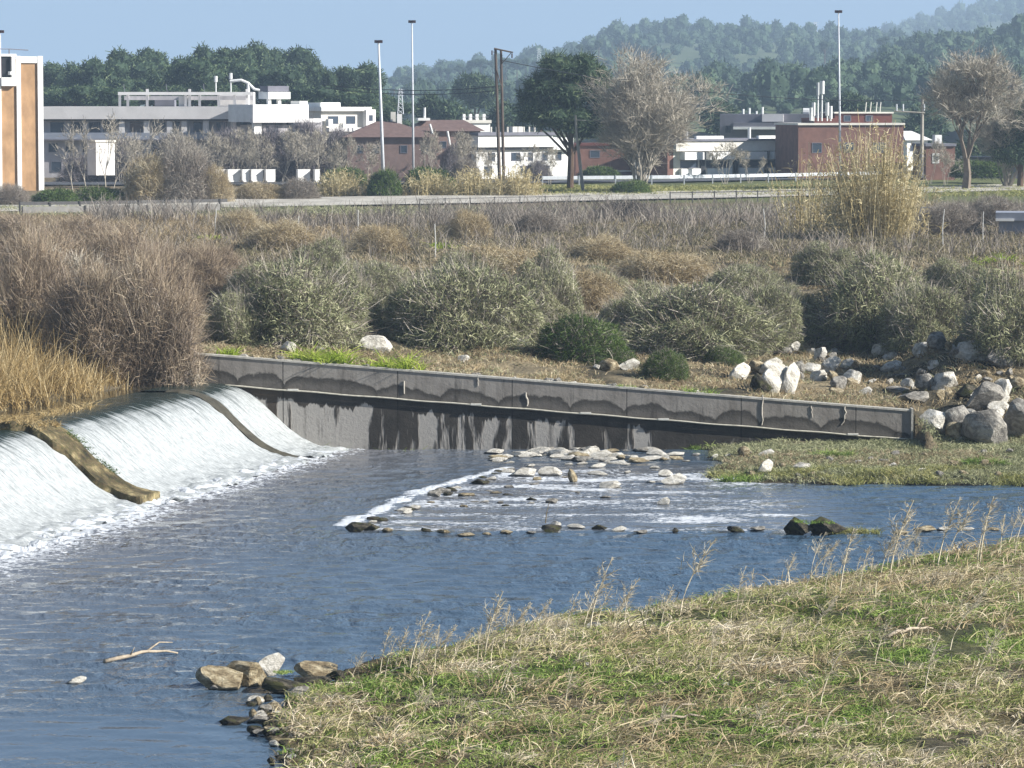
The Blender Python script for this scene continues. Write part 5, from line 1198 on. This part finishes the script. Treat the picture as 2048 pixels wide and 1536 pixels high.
for x in range(1010, 1100, 11): b.pipe('chimney_pot', [(x, 266), (x, 254)], .10, 'off', 3)
b.part('chimney', 1065, 1085, 254, 266, 4, 5, 'off')
b = Bld('red_wall_building', 'low brick red building half hidden behind the big bare tree', 1150, 402, 5)
b.part('wall', 1152, 1350, 290, 360, 0, 6, 'brick'); b.part('parapet', 1150, 1352, 286, 291, -.2, 6.2, 'dred'); b.part('base_line', 1165, 1345, 340, 343, -.15, -.01, 'off'); b.win(1180, 1200, 300, 315); b.win(1300, 1320, 300, 315)
b = Bld('white_modern_building', 'white low building with three awnings over dark windows', 1348, 392, 30)
b.part('wall', 1350, 1598, 284, 364, .3, 9, 'off'); b.part('fascia', 1350, 1600, 282, 302, -.3, .3, 'off'); b.part('side_wall', 1338, 1350, 290, 360, .3, 6, 'brick')
for i, (x0, x1) in enumerate([(1362, 1402), (1415, 1467), (1483, 1533), (1548, 1598)]):
    b.part('awning', x0, x1, 304, 319, -.9, .29, 'white'); b.win(x0 + 2, x1 - 2, 321, 336, .26); b.part('balustrade', x0, x1, 337, 352, -.2, .29, 'white')
for x in (1404, 1473, 1539): b.part('drain_recess', x, x + 8, 303, 354, -.02, .29, 'dark')
b.part('roof_edge', 1346, 1602, 278, 282, -.5, 9.2, 'slate'); b.part('parapet', 1400, 1456, 272, 278, .5, 1, 'white'); b.part('parapet', 1530, 1590, 272, 278, .5, 1, 'white'); b.pipe('chimney_pot', [(1404, 278), (1404, 258)], .16); b.pipe('chimney_pot', [(1536, 278), (1536, 256)], .16); b.pipe('chimney_pot', [(1365, 278), (1365, 264)], .14)
b = Bld('slate_roof_building', 'dark grey building with pavilion roof behind the white awning building', 1440, 430, -6)
b.part('wall', 1440, 1640, 228, 330, 0, 10, 'slate'); b.part('pavilion_roof', 1468, 1572, 245, 257, -2.2, -.01, 'slate'); b.part('roof_edge', 1468, 1574, 253, 258, -2.4, -2.2, 'white')
for x in (1496, 1558): b.part('column', x, x + 5, 258, 283, -2.1, -1.8, 'white')
for x, h in ((1486, 218), (1498, 216), (1512, 222), (1524, 214)): b.pipe('chimney_pot', [(x, 245), (x, h)], .16, 'pipe', .5)
b.part('roof_box', 1524, 1566, 228, 243, -1, -.02, 'lgrey'); b.pipe('tank', [(1604, 224), (1616, 224)], .5, 'pipe', 1, 10); b.win(1450, 1462, 250, 266)
b = Bld('brick_building', 'brown brick building with flat roof and dark red upper storey behind the cane', 1597, 388, 12)
b.part('wall', 1597, 1812, 250, 364, 0, 9, 'brick'); b.part('parapet', 1595, 1814, 246, 250, -.2, 9.2, 'off'); b.part('upper_storey', 1682, 1800, 227, 246, 2, 7, 'dred'); b.part('upper_storey', 1640, 1682, 236, 246, 2, 7, 'dred')
b.part('roof_edge', 1680, 1802, 224, 227, 1.8, 7.2, 'off')
for x0, x1 in ((1700, 1715), (1745, 1760)): b.win(x0, x1, 231, 243, 1.98)
for x0, x1 in ((1625, 1645), (1690, 1710), (1750, 1775)): b.win(x0, x1, 285, 305)
for x, y0, r_ in ((1642, 165, .16), (1650, 162, .28), (1633, 205, .2), (1661, 205, .2), (1668, 212, .2), (1628, 215, .2)): b.pipe('vent_stack', [(x, 242), (x, y0 + 14)], .09, d=1); b.pipe('vent_cowl', [(x, y0 + 26), (x, y0)], r_, d=1)
for x in (1750, 1760, 1772, 1780): b.pipe('aerial', [(x, 226), (x + 2, 204)], .06, 'off', 3)
b = Bld('small_white_house', 'small white house with sloping roof right of the brick building', 1815, 410, 25)
b.part('wall', 1815, 1858, 280, 345, 0, 5, 'white'); hip(b, 1814, 1860, 1826, 1848, 262, 280, 5, 'lgrey'); b.win(1822, 1832, 290, 302); b.win(1840, 1850, 290, 302)
b = Bld('small_brick_house', 'small brick house with one white framed window left of the tall bare tree', 1852, 384, 10)
b.part('wall', 1853, 1912, 292, 362, 0, 5, 'brick'); b.part('roof', 1851, 1914, 287, 292, -.2, 5.2, 'slate'); b.part('window_surround', 1866, 1880, 306, 326, -.06, 0, 'white'); b.win(1870, 1877, 310, 322, -.07)
b.part('chimney', 1882, 1896, 270, 287, 2, 3, 'white')
b = Bld('dark_shed', 'long dark low shed behind the hedge at right', 1930, 395, -5); b.part('wall', 1930, 2080, 318, 360, 0, 6, 'slate'); b.part('roof', 1926, 2084, 313, 318, -.4, 6.4, 'dark'); b.win(1960, 1985, 325, 338)
b = Bld('white_kiosk', 'tall narrow white box behind the leaning saplings', 190, 350, 30, 'kiosk', 350); b.part('body', 191, 226, 284, 350, 0, 2.2, 'white'); b.part('roof', 189, 228, 280, 284, -.1, 2.3, 'off'); b.part('door', 198, 212, 296, 350, -.04, 0, 'lgrey')
for i, (x0, x1) in enumerate([(432, 452), (456, 482), (485, 500), (503, 528), (532, 552), (596, 622), (630, 640)]):
    p = at(x0, 364, 352); sc_ = 352 / F
    m_ = MB().box(0, (x1 - x0) * sc_, 0, .5, 0, 1.05).box(.1, (x1 - x0) * sc_ - .1, -.05, .55, -.15, -.001).box(-.03, (x1 - x0) * sc_ + .03, -.04, .54, 1.051, 1.11)
    o = m_.build('wall_block', MW['white'], None, (p[0], 352, p[2] + .15), math.radians(25)); tag(o, 'bright white low wall block behind the tan bushes', 'wall', 'white low wall blocks at left')
p = on(2030, 470); b = Bld('grey_shed', 'pale blue grey shed roof cut by the right edge in the scrub', 1996, p[1], -8, 'shed', 470); b.part('wall', 2000, 2120, 440, 472, 0, 3, 'blue'); b.part('roof', 1994, 2126, 424, 440, -.3, 3.3, 'blue'); b.part('roof_edge', 1994, 2030, 436, 441, -.36, -.3, 'white')
for x in (1840, 1862): 
    p = on(x, 458); tag(MB().box(-.05, .05, -.05, .05, -.1, 1.4).box(-.05, 1.2, -.04, .04, 1.4, 1.5).build('timber_frame', M_plank, None, p), 'grey timber gate frame in the scrub right of the cane', 'frame', 'timber frames right of the cane')

# ------------------------------------------------------------------ hills with woods
rf = np.random.default_rng(55)
M_hill = plain('hill_soil', '#55603c', .95, .3, .02)
fp = []
for i in range(4):
    r = np.random.default_rng(400 + i); cl = [(0, 0, 4.6, 2.6, 2.6, 2.2)] + [(r.uniform(-2, 2), r.uniform(-2, 2), r.uniform(3, 5.6), r.uniform(1.4, 2.2), r.uniform(1.4, 2.2), r.uniform(1.2, 2)) for _ in range(3)]
    fp.append(crown_geo(cl, 330, .42, r, (.3, .65), 1))
def hill(name, ridge, Y0, depth, basepy, n, size, label, seed, lonely=0):
    rx = np.array([q[0] for q in ridge], float); ry = np.array([q[1] for q in ridge], float)
    nu = 120; nv = 26; uu = np.linspace(rx[0], rx[-1], nu); vv = np.linspace(0, 1.25, nv)
    def surf(u, v):
        py = np.interp(u, rx, ry) + 10 * (fbm(u * .012, u * 0, seed) - .5); Y = Y0 - depth * (1 - v)
        zr = CZ - (py - 205) * Y0 / F - size * 5; zb = CZ - (basepy - 205) * (Y0 - depth) / F
        w = np.where(v <= 1, np.sin(np.clip(v, 0, 1) * 1.571) ** .9, 1 - (v - 1) * 2.2)
        z = zb + (zr - zb) * w + size * 2.5 * (fbm(u * .02, v * 4, seed + 3) - .5); return np.stack([(u - W / 2) / F * Y, Y, z], -1)
    U, Vv = np.meshgrid(uu, vv); S = surf(U, Vv)
    tag(obj(name, mesh(name, S.reshape(-1, 3), grid_faces(nv, nu), M_hill, True)), kind='structure')
    u = rf.uniform(rx[0], rx[-1], n); v = rf.uniform(0, 1, n) ** .75; k = n // 7; v[:k] = rf.uniform(.97, 1.02, k); P = surf(u, v)
    Vs = []; F4 = []; F3 = []; Ts = []; o = 0
    idx = rf.integers(0, 4, n)
    for i in range(4):
        q = np.where(idx == i)[0]; V, Fs, t = fp[i]; a = rf.uniform(0, 6.28, len(q)); s_ = size * rf.uniform(.6, 1.35, len(q)); ca, sa = np.cos(a), np.sin(a)
        vx = (V[None, :, 0] * ca[:, None] - V[None, :, 1] * sa[:, None]) * s_[:, None] + P[q, 0][:, None]; vy = (V[None, :, 0] * sa[:, None] + V[None, :, 1] * ca[:, None]) * s_[:, None] + P[q, 1][:, None]
        vz = V[None, :, 2] * (s_ * rf.uniform(.8, 1.4, len(q)))[:, None] + P[q, 2][:, None]
        Vs.append(np.stack([vx, vy, vz], -1).reshape(-1, 3)); off = o + np.arange(len(q))[:, None, None] * len(V)
        F4.append((Fs[0][None] + off).reshape(-1, 4)); F3.append((Fs[1][None] + off).reshape(-1, 3)); o += len(q) * len(V)
        Ts.append((t[None] * .5 + rf.random(len(q))[:, None] * .5).ravel())
    tag(obj('woodland', mesh('woodland', np.concatenate(Vs), [np.concatenate(F4), np.concatenate(F3)], ML['wood'], attrs={'tint': np.concatenate(Ts)})), label, 'woods', kind='stuff')
hill('hill', [(640, 215), (700, 185), (790, 165), (880, 148), (950, 138), (1040, 130), (1120, 118), (1180, 98), (1230, 74), (1330, 62), (1400, 68), (1480, 66), (1560, 72), (1640, 82), (1740, 88), (1850, 90), (2000, 92), (2500, 120)], 2300, 900, 235, 1500, 1.35, 'bluish wooded ridge across the right half of the background', 3)
hill('hill', [(1600, 130), (1700, 92), (1760, 76), (1820, 58), (1860, 46), (1900, 36), (1950, 18), (2000, 12), (2048, 8), (2200, -20), (2500, -40)], 3600, 900, 150, 500, 1.9, 'palest far wooded hill at the top right corner', 5)
hill('hill', [(1690, 190), (1740, 140), (1780, 112), (1830, 98), (1900, 100), (1960, 96), (1990, 72), (2048, 56), (2150, 40), (2500, 30)], 1400, 350, 230, 420, 1.3, 'darker wooded hillside behind the bare tree at right', 7)
hill('hill', [(1180, 240), (1300, 200), (1400, 172), (1450, 160), (1550, 166), (1640, 158), (1720, 150), (1800, 150), (1900, 165), (2100, 180), (2500, 180)], 1000, 300, 262, 420, 1.0, 'nearer green wooded slope behind the brick and white buildings', 9)
hill('hill', [(760, 240), (820, 200), (900, 190), (1000, 190), (1100, 185), (1200, 190), (1300, 200), (1400, 230)], 1200, 300, 250, 220, 1.0, 'hazy wooded rise behind the lamp masts and the twin pole', 11)

# ------------------------------------------------------------------ haze
hz = MB().box(-2600, 3200, -40, 4300, -2.5, 190).build('haze', None); hz.data.materials.clear()
m = bpy.data.materials.new('pale_haze'); m.use_nodes = True; nt = m.node_tree; nt.nodes.remove(nt.nodes['Principled BSDF'])
pv = nt.nodes.new('ShaderNodeVolumePrincipled'); pv.inputs['Color'].default_value = (.60, .79, 1.0, 1); pv.inputs['Density'].default_value = .00026; pv.inputs['Anisotropy'].default_value = 0.0
nt.links.new(pv.outputs[0], nt.nodes['Material Output'].inputs['Volume']); hz.data.materials.append(m); tag(hz, 'thin pale blue haze', 'haze', kind='stuff')
